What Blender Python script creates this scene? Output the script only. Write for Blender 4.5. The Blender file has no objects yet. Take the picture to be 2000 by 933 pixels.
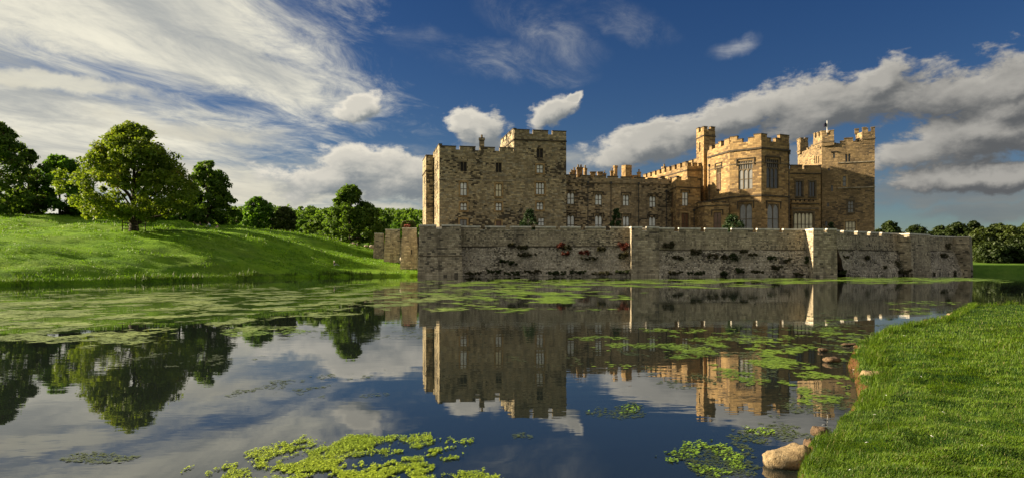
import bpy, math, random
import numpy as np
from mathutils import Vector

sc = bpy.context.scene
COL = sc.collection
R = math.radians
random.seed(7)

# ------------------------------------------------------------------ camera
F, CU, CV, CH = 1333.0, 1000.0, 512.0, 2.4      # focal length (2000 px picture), horizon, eye height over the water
cam = bpy.data.objects.new('camera', bpy.data.cameras.new('camera'))
COL.objects.link(cam)
cam.location = (0, 0, CH)
cam.rotation_euler = (R(90), 0, 0)
cam.data.sensor_width = 36.0
cam.data.lens = 36.0 * F / 2000.0
cam.data.shift_y = (CV - 466.5) / 2000.0
cam.data.clip_start = 0.1
cam.data.clip_end = 20000
sc.camera = cam

# ------------------------------------------------------------------ exposure
sc.view_settings.view_transform = 'Standard'
sc.view_settings.look = 'None'
sc.view_settings.exposure = 1.72
sc.view_settings.gamma = 1.0
sc.cycles.max_bounces = 6
sc.cycles.transparent_max_bounces = 6
sc.cycles.caustics_reflective = False
sc.cycles.caustics_refractive = False
sc.cycles.use_denoising = True

SUN_AZ, SUN_EL = -80.0, 20.0                     # degrees right of the view direction (+Y), degrees up
sdir = Vector((math.sin(R(SUN_AZ)) * math.cos(R(SUN_EL)), math.cos(R(SUN_AZ)) * math.cos(R(SUN_EL)), math.sin(R(SUN_EL))))
sl = bpy.data.lights.new('sun', 'SUN')
sl.energy = 4.4
sl.angle = R(0.6)
sl.color = (1.0, 0.83, 0.59)
sun = bpy.data.objects.new('sun', sl)
COL.objects.link(sun)
sun.rotation_euler = (-sdir).to_track_quat('-Z', 'Y').to_euler()
sun.location = (-60, -20, 60)


# ------------------------------------------------------------------ node helpers
class NT:
    def __init__(self, tree):
        self.t = tree
        self.nodes = tree.nodes
        self.links = tree.links
        self.nodes.clear()

    def new(self, typ, **props):
        n = self.nodes.new(typ)
        for k, v in props.items():
            setattr(n, k, v)
        return n

    def put(self, sock, v):
        if v is None:
            return
        if isinstance(v, bpy.types.NodeSocket):
            self.links.new(v, sock)
        else:
            sock.default_value = v

    def m(self, op, a, b=None, c=None, clamp=False):
        n = self.new('ShaderNodeMath', operation=op, use_clamp=clamp)
        self.put(n.inputs[0], a)
        self.put(n.inputs[1], b)
        self.put(n.inputs[2], c)
        return n.outputs[0]

    def vm(self, op, a, b=None, out=0):
        n = self.new('ShaderNodeVectorMath', operation=op)
        self.put(n.inputs[0], a)
        if b is not None:
            self.put(n.inputs[1], b)
        return n.outputs[out]

    def scalev(self, a, s):
        n = self.new('ShaderNodeVectorMath', operation='SCALE')
        self.put(n.inputs[0], a)
        self.put(n.inputs['Scale'], s)
        return n.outputs[0]

    def ss(self, x, a, b, lo=0.0, hi=1.0):
        n = self.new('ShaderNodeMapRange', interpolation_type='SMOOTHSTEP')
        self.put(n.inputs[0], x)
        self.put(n.inputs[1], a)
        self.put(n.inputs[2], b)
        self.put(n.inputs[3], lo)
        self.put(n.inputs[4], hi)
        return n.outputs[0]

    def noise(self, vec, scale, detail=4.0, rough=0.55, dist=0.0, col=False, lac=2.0):
        n = self.new('ShaderNodeTexNoise')
        self.put(n.inputs['Vector'], vec)
        n.inputs['Scale'].default_value = scale
        n.inputs['Detail'].default_value = detail
        n.inputs['Roughness'].default_value = rough
        n.inputs['Lacunarity'].default_value = lac
        n.inputs['Distortion'].default_value = dist
        return n.outputs[1] if col else n.outputs[0]

    def comb(self, x, y, z):
        n = self.new('ShaderNodeCombineXYZ')
        for i, v in enumerate((x, y, z)):
            self.put(n.inputs[i], v)
        return n.outputs[0]

    def sep(self, v):
        n = self.new('ShaderNodeSeparateXYZ')
        self.put(n.inputs[0], v)
        return n.outputs

    def mix(self, f, a, b, mode='MIX'):
        n = self.new('ShaderNodeMix', data_type='RGBA', blend_type=mode)
        self.put(n.inputs[0], f)
        self.put(n.inputs[6], a)
        self.put(n.inputs[7], b)
        return n.outputs[2]

    def ramp(self, f, stops):
        n = self.new('ShaderNodeValToRGB')
        cr = n.color_ramp
        while len(cr.elements) < len(stops):
            cr.elements.new(0.5)
        for e, (p, c) in zip(cr.elements, stops):
            e.position = p
            e.color = c
        self.put(n.inputs[0], f)
        return n.outputs[0]


def c4(r, g, b):
    return (r, g, b, 1.0)


# ------------------------------------------------------------------ sky
world = bpy.data.worlds.new('World')
sc.world = world
world.use_nodes = True


def build_sky():
    w = NT(world.node_tree)
    out = w.new('ShaderNodeOutputWorld')
    bg = w.new('ShaderNodeBackground')
    w.links.new(bg.outputs[0], out.inputs[0])
    sky = w.new('ShaderNodeTexSky', sky_type='NISHITA')
    sky.sun_disc = False
    sky.sun_elevation = R(SUN_EL)
    sky.sun_rotation = R(SUN_AZ)
    sky.altitude = 200
    sky.air_density = 1.0
    sky.dust_density = 0.35
    sky.ozone_density = 3.5
    hs = w.new('ShaderNodeHueSaturation')
    hs.inputs['Saturation'].default_value = 1.25
    hs.inputs['Value'].default_value = SKY_V
    hs.inputs['Hue'].default_value = 0.515
    w.links.new(sky.outputs[0], hs.inputs['Color'])
    blue = hs.outputs[0]
    tc = w.new('ShaderNodeTexCoord')
    d = w.vm('NORMALIZE', tc.outputs['Generated'])
    x, y, z = w.sep(d)
    az = w.m('ARCTAN2', x, y)
    el = w.m('ARCSINE', z)
    zc = w.m('MAXIMUM', z, 0.0)
    # plane of the high cloud sheet: streaks run away from the viewer, a little to the right
    inv = w.m('DIVIDE', 1.0, w.m('ADD', zc, 0.05))
    a = R(16)
    px = w.m('SUBTRACT', w.m('MULTIPLY', x, math.cos(a)), w.m('MULTIPLY', y, math.sin(a)))
    py = w.m('ADD', w.m('MULTIPLY', x, math.sin(a)), w.m('MULTIPLY', y, math.cos(a)))
    sx = w.m('MULTIPLY', px, inv)
    sy = w.m('MULTIPLY', py, inv)
    pv = w.comb(sx, w.m('MULTIPLY', sy, 0.42), 0.0)
    n1 = w.m('ADD', w.m('MULTIPLY', w.noise(pv, 1.05, 9.0, 0.62, 0.5), 0.56), w.m('MULTIPLY', w.noise(w.comb(w.m('MULTIPLY', sx, 1.0), w.m('MULTIPLY', sy, 0.6), 7.0), 3.4, 9.0, 0.72, 0.9), 0.46))
    n1b = w.noise(w.comb(w.m('MULTIPLY', sx, 0.55), w.m('MULTIPLY', sy, 0.12), 3.0), 1.3, 4.0, 0.5, 0.2)
    # cumulus noise in direction space, flattened
    cvec = w.comb(x, y, w.m('MULTIPLY', z, 2.0))
    n2 = w.noise(cvec, 8.5, 11.0, 0.60, 0.2)
    n2l = w.noise(w.vm('ADD', cvec, (-0.016, -0.004, 0.036)), 8.5, 7.0, 0.57, 0.2)
    n2s = w.noise(cvec, 8.5, 7.0, 0.57, 0.2)
    nlow = w.noise(w.comb(x, y, w.m('MULTIPLY', z, 4.2)), 5.0, 8.0, 0.58, 0.3)

    wz = w.noise(d, 7.0, 6.0, 0.6, col=True)
    wx_, wy_, wz_ = w.sep(wz)
    az_w = w.m('ADD', az, w.m('MULTIPLY', w.m('SUBTRACT', wx_, 0.5), 0.11))
    el_w = w.m('ADD', el, w.m('MULTIPLY', w.m('SUBTRACT', wy_, 0.5), 0.085))

    def ell(u, v, ru, rv, rot=0.0, soft=0.0):
        """a cloud's place on the sky, as azimuth and elevation"""
        a0 = math.atan((u - CU) / F)
        e0 = math.atan((CV - v) / F * math.cos(a0))
        sa = ru / F * math.cos(a0) ** 2
        se = rv / F * math.cos(a0)
        da = w.m('SUBTRACT', az_w, a0)
        de = w.m('SUBTRACT', el_w, e0)
        c, s = math.cos(rot), math.sin(rot)
        p = w.m('ADD', w.m('MULTIPLY', da, c / sa), w.m('MULTIPLY', de, s / sa))
        q = w.m('SUBTRACT', w.m('MULTIPLY', de, c / se), w.m('MULTIPLY', da, s / se))
        r = w.m('SQRT', w.m('ADD', w.m('MULTIPLY', p, p), w.m('MULTIPLY', q, q)))
        return w.m('SUBTRACT', 1.0, r)          # 1 in the middle, 0 at the edge, negative outside

    def union(lst):
        o = lst[0]
        for k in lst[1:]:
            o = w.m('MAXIMUM', o, k)
        return o

    # --- high streaked sheet, thick towards the sun side, thinning to the right
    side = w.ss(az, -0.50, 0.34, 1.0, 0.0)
    behind = w.ss(y, -0.2, 0.35, 1.0, 0.0)  # unseen cloud behind the viewer, added at full cover as front fill
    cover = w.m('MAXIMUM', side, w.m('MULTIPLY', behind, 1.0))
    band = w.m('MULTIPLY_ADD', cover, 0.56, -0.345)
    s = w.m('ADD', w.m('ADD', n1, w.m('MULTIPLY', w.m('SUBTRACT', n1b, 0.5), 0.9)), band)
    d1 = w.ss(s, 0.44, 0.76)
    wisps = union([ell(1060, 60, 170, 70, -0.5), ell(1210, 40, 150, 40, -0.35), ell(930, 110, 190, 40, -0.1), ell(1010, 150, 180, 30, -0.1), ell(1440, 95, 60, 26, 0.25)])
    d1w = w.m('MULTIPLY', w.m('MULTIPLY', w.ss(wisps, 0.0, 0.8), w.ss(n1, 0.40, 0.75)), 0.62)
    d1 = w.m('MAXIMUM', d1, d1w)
    # --- heaped clouds
    CUM = [(1970, 168, 320, 70, 0.18), (1640, 204, 230, 64, 0.22), (1730, 156, 90, 46, 0.2), (1400, 246, 180, 44, 0.28), (1270, 290, 130, 46, 0.12),
           (1930, 270, 260, 62, 0.12), (1985, 212, 150, 60, 0.0), (1950, 350, 300, 34, 0.05),
           (935, 262, 84, 52, 0.0), (905, 250, 52, 36, 0.0), (1075, 222, 60, 34, 0.2), (1112, 200, 34, 18, 0.6), (694, 208, 66, 26, 0.2),
           (705, 332, 215, 56, 0.05)]
    back = w.m('SUBTRACT', w.m('MULTIPLY', w.ss(w.m('ABSOLUTE', az), 0.72, 1.1), w.ss(w.m('ABSOLUTE', w.m('SUBTRACT', el, 0.30)), 0.0, 0.32, 1.0, 0.0)), 0.55)

    def heap(noise_, du, dv):
        cum = union([ell(c[0] + du, c[1] + dv, *c[2:]) for c in CUM])
        cumf = w.m('MAXIMUM', w.m('MAXIMUM', cum, back), -0.8)
        return w.m('ADD', w.m('MULTIPLY', cumf, 0.95), w.m('MULTIPLY', w.m('SUBTRACT', noise_, 0.47), 1.7))
    fine = w.m('MULTIPLY', w.m('SUBTRACT', w.noise(cvec, 30.0, 6.0, 0.64, 0.3), 0.5), 0.85)
    t2 = w.m('ADD', heap(n2, 0, 0), fine)
    t2s = heap(n2s, 0, 0)
    t2l = heap(n2l, 18, 26)          # the same heaps, looked up towards the sun: thin there = lit here
    d2 = w.ss(t2, 0.02, 0.36)
    core = w.ss(t2, 0.10, 0.70)
    # --- low thin layers near the horizon
    lay = union([ell(1860, 385, 300, 34), ell(1990, 420, 320, 26), ell(580, 372, 400, 46), ell(350, 250, 300, 30), ell(80, 160, 300, 24), ell(740, 405, 200, 24), ell(150, 330, 420, 80), ell(1900, 330, 200, 40)])
    lay = w.m('MAXIMUM', lay, w.m('SUBTRACT', w.ss(w.m('ABSOLUTE', w.m('SUBTRACT', el, 0.12)), 0.0, 0.12, 1.0, 0.0), 0.75))
    d3 = w.m('MULTIPLY', w.ss(w.m('ADD', w.m('MULTIPLY', lay, 0.5), w.m('SUBTRACT', nlow, 0.42)), 0.06, 0.42), 0.75)
    # --- colours: cloud lit by a low sun on the left
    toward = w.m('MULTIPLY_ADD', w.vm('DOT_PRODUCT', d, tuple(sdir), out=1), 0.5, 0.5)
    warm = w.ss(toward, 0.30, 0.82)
    highc = w.mix(warm, c4(0.58, 0.58, 0.57), c4(0.82, 0.78, 0.64))  # cool tone raised so the unseen cloud behind fills the castle fronts
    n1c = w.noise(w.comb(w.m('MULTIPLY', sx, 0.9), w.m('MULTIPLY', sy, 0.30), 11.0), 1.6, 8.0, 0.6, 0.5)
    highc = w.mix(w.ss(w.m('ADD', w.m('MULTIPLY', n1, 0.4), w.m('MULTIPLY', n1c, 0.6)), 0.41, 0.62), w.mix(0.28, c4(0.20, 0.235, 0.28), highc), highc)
    relief = w.ss(w.m('SUBTRACT', t2, t2l), -0.42, 0.62)
    lit = w.m('MULTIPLY', relief, w.ss(core, 0.4, 1.0, 1.0, 0.75))
    litc = w.mix(warm, c4(0.45, 0.43, 0.39), c4(0.78, 0.73, 0.62))
    cumc = w.mix(lit, w.mix(warm, c4(0.105, 0.11, 0.115), c4(0.22, 0.25, 0.27)), litc)
    lowc = w.mix(warm, c4(0.15, 0.165, 0.175), c4(0.60, 0.57, 0.47))
    lowc = w.mix(w.ss(nlow, 0.4, 0.7), lowc, w.mix(warm, c4(0.22, 0.22, 0.205), c4(0.82, 0.77, 0.60)))
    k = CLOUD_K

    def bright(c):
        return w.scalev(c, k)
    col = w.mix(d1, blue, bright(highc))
    col = w.mix(d3, col, bright(lowc))
    col = w.mix(d2, col, bright(cumc))
    w.links.new(col, bg.inputs[0])
    bg.inputs[1].default_value = SKY_S


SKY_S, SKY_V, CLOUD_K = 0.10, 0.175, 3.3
build_sky()


# ------------------------------------------------------------------ pixel -> place
def ux(u):
    return (u - CU) / F


def pt(u, D):
    return (ux(u) * D, D)


def zz(v, D):
    return CH + (CV - v) / F * D


def gp(u, v, z=0.0):
    """the point of a level at height z seen at a pixel"""
    D = (CH - z) * F / (v - CV)
    return (ux(u) * D, D, z)


def hit(p0, p1, u):
    """distance along p0->p1 and depth where the line of sight u meets that vertical plane"""
    k = ux(u)
    dx, dy = p1[0] - p0[0], p1[1] - p0[1]
    t = (k * p0[1] - p0[0]) / (dx - k * dy)
    L = math.hypot(dx, dy)
    return t * L, p0[1] + dy * t


# ------------------------------------------------------------------ object helpers
ORG = {}


def props(o, label=None, cat=None, group=None, kind=None):
    if label:
        o['label'] = label
    if cat:
        o['category'] = cat
    if group:
        o['group'] = group
    if kind:
        o['kind'] = kind
    return o


def thing(name, loc, label, cat, group=None):
    o = bpy.data.objects.new(name, None)
    COL.objects.link(o)
    o.empty_display_size = 0.5
    o.location = loc
    ORG[o.name] = Vector(loc)
    return props(o, label, cat, group)


def link_mesh(name, me, org, parent=None):
    o = bpy.data.objects.new(name, me)
    COL.objects.link(o)
    org = Vector(org)
    ORG[o.name] = org
    if parent is not None:
        o.parent = parent
        o.location = org - ORG[parent.name]
    else:
        o.location = org
    return o


class MB:
    """collects faces in world metres; build() makes ONE mesh object with metric UVs"""

    def __init__(self):
        self.v, self.f, self.mi = [], [], []

    def poly(self, pts, m=0):
        b = len(self.v)
        self.v.extend([tuple(p) for p in pts])
        self.f.append(tuple(range(b, b + len(pts))))
        self.mi.append(m)

    def quad(self, a, b, c, d, m=0):
        self.poly((a, b, c, d), m)

    def prism(self, plan, z0, z1, m=0, top=True, bottom=True, shrink=None):
        """plan counter-clockwise from above; shrink = top outline"""
        n = len(plan)
        tp = shrink or plan
        for i in range(n):
            j = (i + 1) % n
            a, b, c, d = plan[i], plan[j], tp[j], tp[i]
            self.quad((a[0], a[1], z0), (b[0], b[1], z0), (c[0], c[1], z1), (d[0], d[1], z1), m)
        if top:
            self.poly([(p[0], p[1], z1) for p in tp], m)
        if bottom:
            self.poly([(p[0], p[1], z0) for p in reversed(plan)], m)

    def along(self, p0, p1, s0, s1, d0, d1, z0, z1, m=0):
        """a box on the wall line p0->p1: s along it, d outward of it"""
        dx, dy = p1[0] - p0[0], p1[1] - p0[1]
        L = math.hypot(dx, dy)
        tx, ty = dx / L, dy / L
        nx, ny = ty, -tx

        def q(s, d):
            return (p0[0] + tx * s + nx * d, p0[1] + ty * s + ny * d)
        self.prism([q(s0, d1), q(s1, d1), q(s1, d0), q(s0, d0)], z0, z1, m)

    def tube(self, pts, rad, n=6, m=0, cap=True):
        rings = []
        for i, p in enumerate(pts):
            p = Vector(p)
            a = Vector(pts[max(0, i - 1)])
            b = Vector(pts[min(len(pts) - 1, i + 1)])
            t = (b - a).normalized()
            ref = Vector((0, 0, 1)) if abs(t.z) < 0.9 else Vector((1, 0, 0))
            e1 = t.cross(ref).normalized()
            e2 = t.cross(e1)
            r = rad[i] if hasattr(rad, '__len__') else rad
            base = len(self.v)
            for k in range(n):
                an = 2 * math.pi * k / n
                self.v.append(tuple(p + e1 * (r * math.cos(an)) - e2 * (r * math.sin(an))))
            rings.append(base)
        for a, b in zip(rings[:-1], rings[1:]):
            for k in range(n):
                k2 = (k + 1) % n
                self.f.append((a + k, a + k2, b + k2, b + k))
                self.mi.append(m)
        if cap:
            self.f.append(tuple(rings[-1] + k for k in range(n)))
            self.mi.append(m)

    def mesh(self, name, mats, org, smooth=False):
        co = np.array(self.v, dtype=np.float64)
        me = bpy.data.meshes.new(name)
        me.from_pydata([tuple(p) for p in (co - np.array(org))], [], self.f)
        for mt in mats:
            me.materials.append(mt)
        if len(mats) > 1:
            me.polygons.foreach_set('material_index', self.mi)
        uvl = me.uv_layers.new(name='UVMap')
        data = np.zeros((len(me.loops), 2))
        li = 0
        for f in self.f:
            P = co[list(f)]
            nrm = np.cross(P[1] - P[0], P[2] - P[0])
            if len(f) > 3:
                nrm = nrm + np.cross(P[2] - P[0], P[3] - P[0])
            ln = np.linalg.norm(nrm)
            nrm = nrm / ln if ln > 1e-12 else np.array((0, 0, 1.0))
            if abs(nrm[2]) > 0.85:
                data[li:li + len(f)] = P[:, :2]
            else:
                t = np.array((-nrm[1], nrm[0], 0.0))
                t /= np.linalg.norm(t)
                data[li:li + len(f), 0] = P @ t
                data[li:li + len(f), 1] = P[:, 2]
            li += len(f)
        uvl.data.foreach_set('uv', data.ravel())
        if smooth:
            me.polygons.foreach_set('use_smooth', [True] * len(me.polygons))
        me.update()
        return me

    def build(self, name, mats, parent=None, org=None, smooth=False):
        if not isinstance(mats, (list, tuple)):
            mats = [mats]
        if org is None:
            co = np.array(self.v)
            lo, hi = co.min(0), co.max(0)
            org = ((lo[0] + hi[0]) / 2, (lo[1] + hi[1]) / 2, lo[2])
        return link_mesh(name, self.mesh(name, mats, org, smooth), org, parent)


def np_mesh(name, V, faces_flat, nper, mats, tint=None, smooth=False):
    """fast mesh of equal-sized faces; tint = one natural-colour value per vertex"""
    me = bpy.data.meshes.new(name)
    nv, nf = len(V), len(faces_flat) // nper
    me.vertices.add(nv)
    me.vertices.foreach_set('co', np.asarray(V, dtype=np.float32).ravel())
    me.loops.add(nf * nper)
    me.loops.foreach_set('vertex_index', np.asarray(faces_flat, dtype=np.int32))
    me.polygons.add(nf)
    me.polygons.foreach_set('loop_start', np.arange(0, nf * nper, nper, dtype=np.int32))
    me.polygons.foreach_set('loop_total', np.full(nf, nper, dtype=np.int32))
    if smooth:
        me.polygons.foreach_set('use_smooth', np.ones(nf, dtype=bool))
    for mt in mats:
        me.materials.append(mt)
    if tint is not None:
        at = me.attributes.new('tint', 'FLOAT', 'POINT')
        at.data.foreach_set('value', np.asarray(tint, dtype=np.float32))
    me.update(calc_edges=True)
    me.validate()
    return me


# numpy value noise
_rs = np.random.RandomState(3)
_perm = _rs.rand(256, 256)


def vnoise(x, y):
    xi, yi = np.floor(x).astype(int), np.floor(y).astype(int)
    fx, fy = x - xi, y - yi
    fx = fx * fx * (3 - 2 * fx)
    fy = fy * fy * (3 - 2 * fy)
    g = lambda i, j: _perm[i & 255, j & 255]
    return (g(xi, yi) * (1 - fx) + g(xi + 1, yi) * fx) * (1 - fy) + (g(xi, yi + 1) * (1 - fx) + g(xi + 1, yi + 1) * fx) * fy


def fbm(x, y, o=4):
    a, s, t = 0.5, 0.0, 0.0
    x, y = np.asarray(x, float), np.asarray(y, float)
    for i in range(o):
        s = s + a * vnoise(x + 17.3 * i, y + 9.1 * i)
        t += a
        a *= 0.5
        x, y = x * 2.03, y * 2.03
    return s / t


# ------------------------------------------------------------------ materials
def material(name):
    m = bpy.data.materials.new(name)
    m.use_nodes = True
    n = NT(m.node_tree)
    out = n.new('ShaderNodeOutputMaterial')
    b = n.new('ShaderNodeBsdfPrincipled')
    n.links.new(b.outputs[0], out.inputs[0])
    return m, n, b, out


def stone(name, tones, bw, bh, joint=c4(0.10, 0.085, 0.065), darkamt=0.4, darkc=c4(0.025, 0.020, 0.016), dscale=0.09, stain=0.5, bump=0.6, jw=0.022, streak=0.0, pale=0.0):
    m, n, b, out = material(name)
    uv = n.new('ShaderNodeUVMap').outputs[0]
    geo = n.new('ShaderNodeNewGeometry').outputs['Position']
    wob = n.noise(geo, 0.9, 3.0, 0.5, col=True)
    uvw = n.vm('ADD', uv, n.scalev(n.vm('SUBTRACT', wob, (0.5, 0.5, 0.5)), 0.16))
    u, v, _ = n.sep(uvw)
    row = n.m('FLOOR', n.m('DIVIDE', v, bh))
    wn = n.new('ShaderNodeTexWhiteNoise', noise_dimensions='1D')
    n.put(wn.inputs['W'], row)
    us = n.m('ADD', n.m('DIVIDE', u, bw), n.m('MULTIPLY', wn.outputs[0], 7.0))
    cell = n.m('FLOOR', us)
    wc = n.new('ShaderNodeTexWhiteNoise', noise_dimensions='2D')
    n.put(wc.inputs['Vector'], n.comb(cell, row, 0.0))
    r1, r2, r3 = n.sep(wc.outputs[1])
    fu = n.m('FRACT', us)
    fv = n.m('FRACT', n.m('DIVIDE', v, bh))
    eu = n.m('MULTIPLY', n.m('MINIMUM', fu, n.m('SUBTRACT', 1.0, fu)), bw)
    ev = n.m('MULTIPLY', n.m('MINIMUM', fv, n.m('SUBTRACT', 1.0, fv)), bh)
    edge = n.m('MINIMUM', eu, ev)
    fine = n.noise(geo, 3.0, 5.0, 0.65)
    mort = n.ss(n.m('ADD', edge, n.m('MULTIPLY', n.m('SUBTRACT', fine, 0.5), 0.05)), 0.0, jw * 2.2)
    big = n.noise(geo, dscale, 4.0, 0.6)
    med = n.noise(geo, 0.45, 5.0, 0.62)
    k = len(tones)
    base = n.ramp(r1, [(i / max(1, k - 1), t) for i, t in enumerate(tones)])
    base = n.mix(1.0, base, n.comb(*[n.m('MULTIPLY_ADD', r3, 0.6, 0.7)] * 3), 'MULTIPLY')
    dm = n.m('MULTIPLY', n.ss(n.m('ADD', big, n.m('MULTIPLY', n.m('SUBTRACT', med, 0.5), 0.5)), 0.42, 0.66), 1.0)
    isd = n.ss(n.m('SUBTRACT', n.m('MULTIPLY', dm, darkamt), r2), -0.05, 0.05)
    base = n.mix(n.m('MULTIPLY', isd, 0.85), base, darkc)
    # weathering with a shape of its own
    st = n.ss(n.noise(geo, 0.22, 6.0, 0.66), 0.40, 0.68)
    base = n.mix(n.m('MULTIPLY', st, stain), base, n.mix(0.62, base, c4(0.03, 0.026, 0.022)))
    if streak > 0:
        x, y, z = n.sep(geo)
        sv = n.comb(n.m('ADD', n.m('MULTIPLY', x, 0.9), n.m('MULTIPLY', y, 0.5)), n.m('MULTIPLY', z, 0.12), 0.0)
        sk = n.ss(n.noise(sv, 1.0, 4.0, 0.6), 0.48, 0.70)
        base = n.mix(n.m('MULTIPLY', sk, streak), base, c4(0.035, 0.032, 0.028))
    if pale > 0:
        pl = n.ss(n.noise(geo, 0.7, 6.0, 0.7), 0.55, 0.75)
        base = n.mix(n.m('MULTIPLY', pl, pale), base, c4(0.36, 0.33, 0.27))
    base = n.mix(n.ss(fine, 0.3, 0.75, 0.0, 0.5), base, n.mix(0.5, base, c4(0.05, 0.04, 0.03)))
    base = n.mix(mort, n.mix(0.45, joint, base), base)
    n.links.new(base, b.inputs['Base Color'])
    b.inputs['Roughness'].default_value = 0.92
    b.inputs['Specular IOR Level'].default_value = 0.2
    h = n.m('ADD', n.m('MULTIPLY', mort, 0.6), n.m('ADD', n.m('MULTIPLY', r2, 0.5), n.m('MULTIPLY', fine, 0.7)))
    bp = n.new('ShaderNodeBump')
    bp.inputs['Strength'].default_value = bump
    bp.inputs['Distance'].default_value = 0.07
    n.links.new(h, bp.inputs['Height'])
    n.links.new(bp.outputs[0], b.inputs['Normal'])
    return m


def plain(name, col, rough=0.6, var=0.35, scale=4.0, spec=0.3, metal=0.0):
    m, n, b, out = material(name)
    geo = n.new('ShaderNodeNewGeometry').outputs['Position']
    f = n.noise(geo, scale, 5.0, 0.6)
    c = n.mix(n.ss(f, 0.3, 0.7), c4(*[k * (1 - var) for k in col]), c4(*[min(1, k * (1 + var * 0.6)) for k in col]))
    n.links.new(c, b.inputs['Base Color'])
    b.inputs['Roughness'].default_value = rough
    b.inputs['Specular IOR Level'].default_value = spec
    b.inputs['Metallic'].default_value = metal
    return m


def glass(name, col, rough=0.12, coat=0.6):
    m, n, b, out = material(name)
    geo = n.new('ShaderNodeNewGeometry').outputs['Position']
    f = n.noise(geo, 1.3, 4.0, 0.6)
    c = n.mix(n.ss(f, 0.3, 0.7), c4(*[k * 0.75 for k in col]), c4(*col))
    n.links.new(c, b.inputs['Base Color'])
    b.inputs['Roughness'].default_value = 0.5
    b.inputs['Coat Weight'].default_value = coat
    b.inputs['Coat Roughness'].default_value = rough
    bp = n.new('ShaderNodeBump')
    bp.inputs['Strength'].default_value = 0.15
    bp.inputs['Distance'].default_value = 0.05
    n.links.new(n.noise(geo, 2.5, 2.0, 0.5), bp.inputs['Height'])
    n.links.new(bp.outputs[0], b.inputs['Coat Normal'])
    return m


def leafmat(name, dark, light, trans=0.35, tscale=0.5, accent=None):
    m, n, b, out = material(name)
    at = n.new('ShaderNodeAttribute', attribute_name='tint').outputs['Fac']
    geo = n.new('ShaderNodeNewGeometry').outputs['Position']
    f = n.m('MULTIPLY_ADD', n.ss(n.noise(geo, tscale, 3.0, 0.6), 0.3, 0.7), 0.55, n.m('MULTIPLY', at, 0.45))
    c = n.mix(f, c4(*dark), c4(*light))
    if accent:
        c = n.mix(n.ss(at, 0.90, 0.97), c, c4(*accent))
    n.links.new(c, b.inputs['Base Color'])
    b.inputs['Roughness'].default_value = 0.55
    b.inputs['Specular IOR Level'].default_value = 0.3
    tr = n.new('ShaderNodeBsdfTranslucent')
    n.links.new(n.mix(0.35, c, c4(light[0] * 1.5, light[1] * 1.5, light[2] * 0.6)), tr.inputs[0])
    mx = n.new('ShaderNodeMixShader')
    mx.inputs[0].default_value = trans
    n.links.new(b.outputs[0], mx.inputs[1])
    n.links.new(tr.outputs[0], mx.inputs[2])
    n.links.new(mx.outputs[0], out.inputs[0])
    return m


M = {}
M['keep'] = stone('keep stone', [c4(0.24, 0.195, 0.12), c4(0.39, 0.31, 0.175), c4(0.51, 0.41, 0.235), c4(0.32, 0.29, 0.205)], 0.62, 0.30, darkamt=0.7, dscale=0.075, stain=0.55, bump=0.8, pale=0.3, streak=0.3)
M['ashlar'] = stone('golden ashlar', [c4(0.30, 0.195, 0.08), c4(0.38, 0.25, 0.105), c4(0.44, 0.30, 0.135), c4(0.34, 0.21, 0.085)], 0.95, 0.34, joint=c4(0.2, 0.14, 0.08), darkamt=0.40, darkc=c4(0.16, 0.105, 0.055), stain=0.58, bump=0.6, streak=0.3)
M['range'] = stone('range stone', [c4(0.29, 0.215, 0.125), c4(0.41, 0.31, 0.175), c4(0.48, 0.36, 0.20), c4(0.35, 0.285, 0.185)], 0.62, 0.30, darkamt=0.55, dscale=0.10, stain=0.6, streak=0.5, bump=0.6)
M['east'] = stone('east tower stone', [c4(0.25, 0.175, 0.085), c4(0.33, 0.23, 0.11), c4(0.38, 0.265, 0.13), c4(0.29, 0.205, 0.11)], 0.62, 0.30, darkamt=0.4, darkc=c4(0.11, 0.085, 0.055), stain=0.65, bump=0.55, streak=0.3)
M['moat'] = stone('moat wall stone', [c4(0.37, 0.305, 0.195), c4(0.51, 0.425, 0.28), c4(0.59, 0.50, 0.34), c4(0.43, 0.355, 0.235)], 0.62, 0.29, darkamt=0.22, darkc=c4(0.09, 0.08, 0.06), stain=0.6, bump=0.8, streak=0.5, pale=0.4)
M['rubble'] = stone('moat wall rubble', [c4(0.42, 0.355, 0.245), c4(0.59, 0.51, 0.37), c4(0.66, 0.58, 0.44), c4(0.49, 0.415, 0.30)], 0.50, 0.24, joint=c4(0.06, 0.05, 0.04), darkamt=0.5, darkc=c4(0.07, 0.06, 0.045), dscale=0.25, stain=0.5, bump=1.0, jw=0.04, streak=0.25, pale=0.45)
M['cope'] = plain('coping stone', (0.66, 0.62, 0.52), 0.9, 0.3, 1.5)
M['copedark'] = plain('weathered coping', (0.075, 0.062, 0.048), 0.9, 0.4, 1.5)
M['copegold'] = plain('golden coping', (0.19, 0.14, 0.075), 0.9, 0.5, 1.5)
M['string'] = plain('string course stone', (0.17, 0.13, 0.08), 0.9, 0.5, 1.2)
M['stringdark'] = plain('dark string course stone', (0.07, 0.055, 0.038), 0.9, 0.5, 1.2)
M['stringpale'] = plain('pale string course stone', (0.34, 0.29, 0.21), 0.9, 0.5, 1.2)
M['dress'] = plain('window dressing stone', (0.34, 0.235, 0.11), 0.9, 0.4, 1.4)
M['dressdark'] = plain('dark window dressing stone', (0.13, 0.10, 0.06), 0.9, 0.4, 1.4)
M['roof'] = plain('lead roof', (0.16, 0.16, 0.16), 0.7, 0.3, 0.6)
M['pipe'] = plain('iron pipe', (0.03, 0.03, 0.03), 0.5, 0.3, 3.0, 0.5)
M['blind'] = glass('glass over white blind', (0.84, 0.85, 0.80), coat=0.35)
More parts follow.
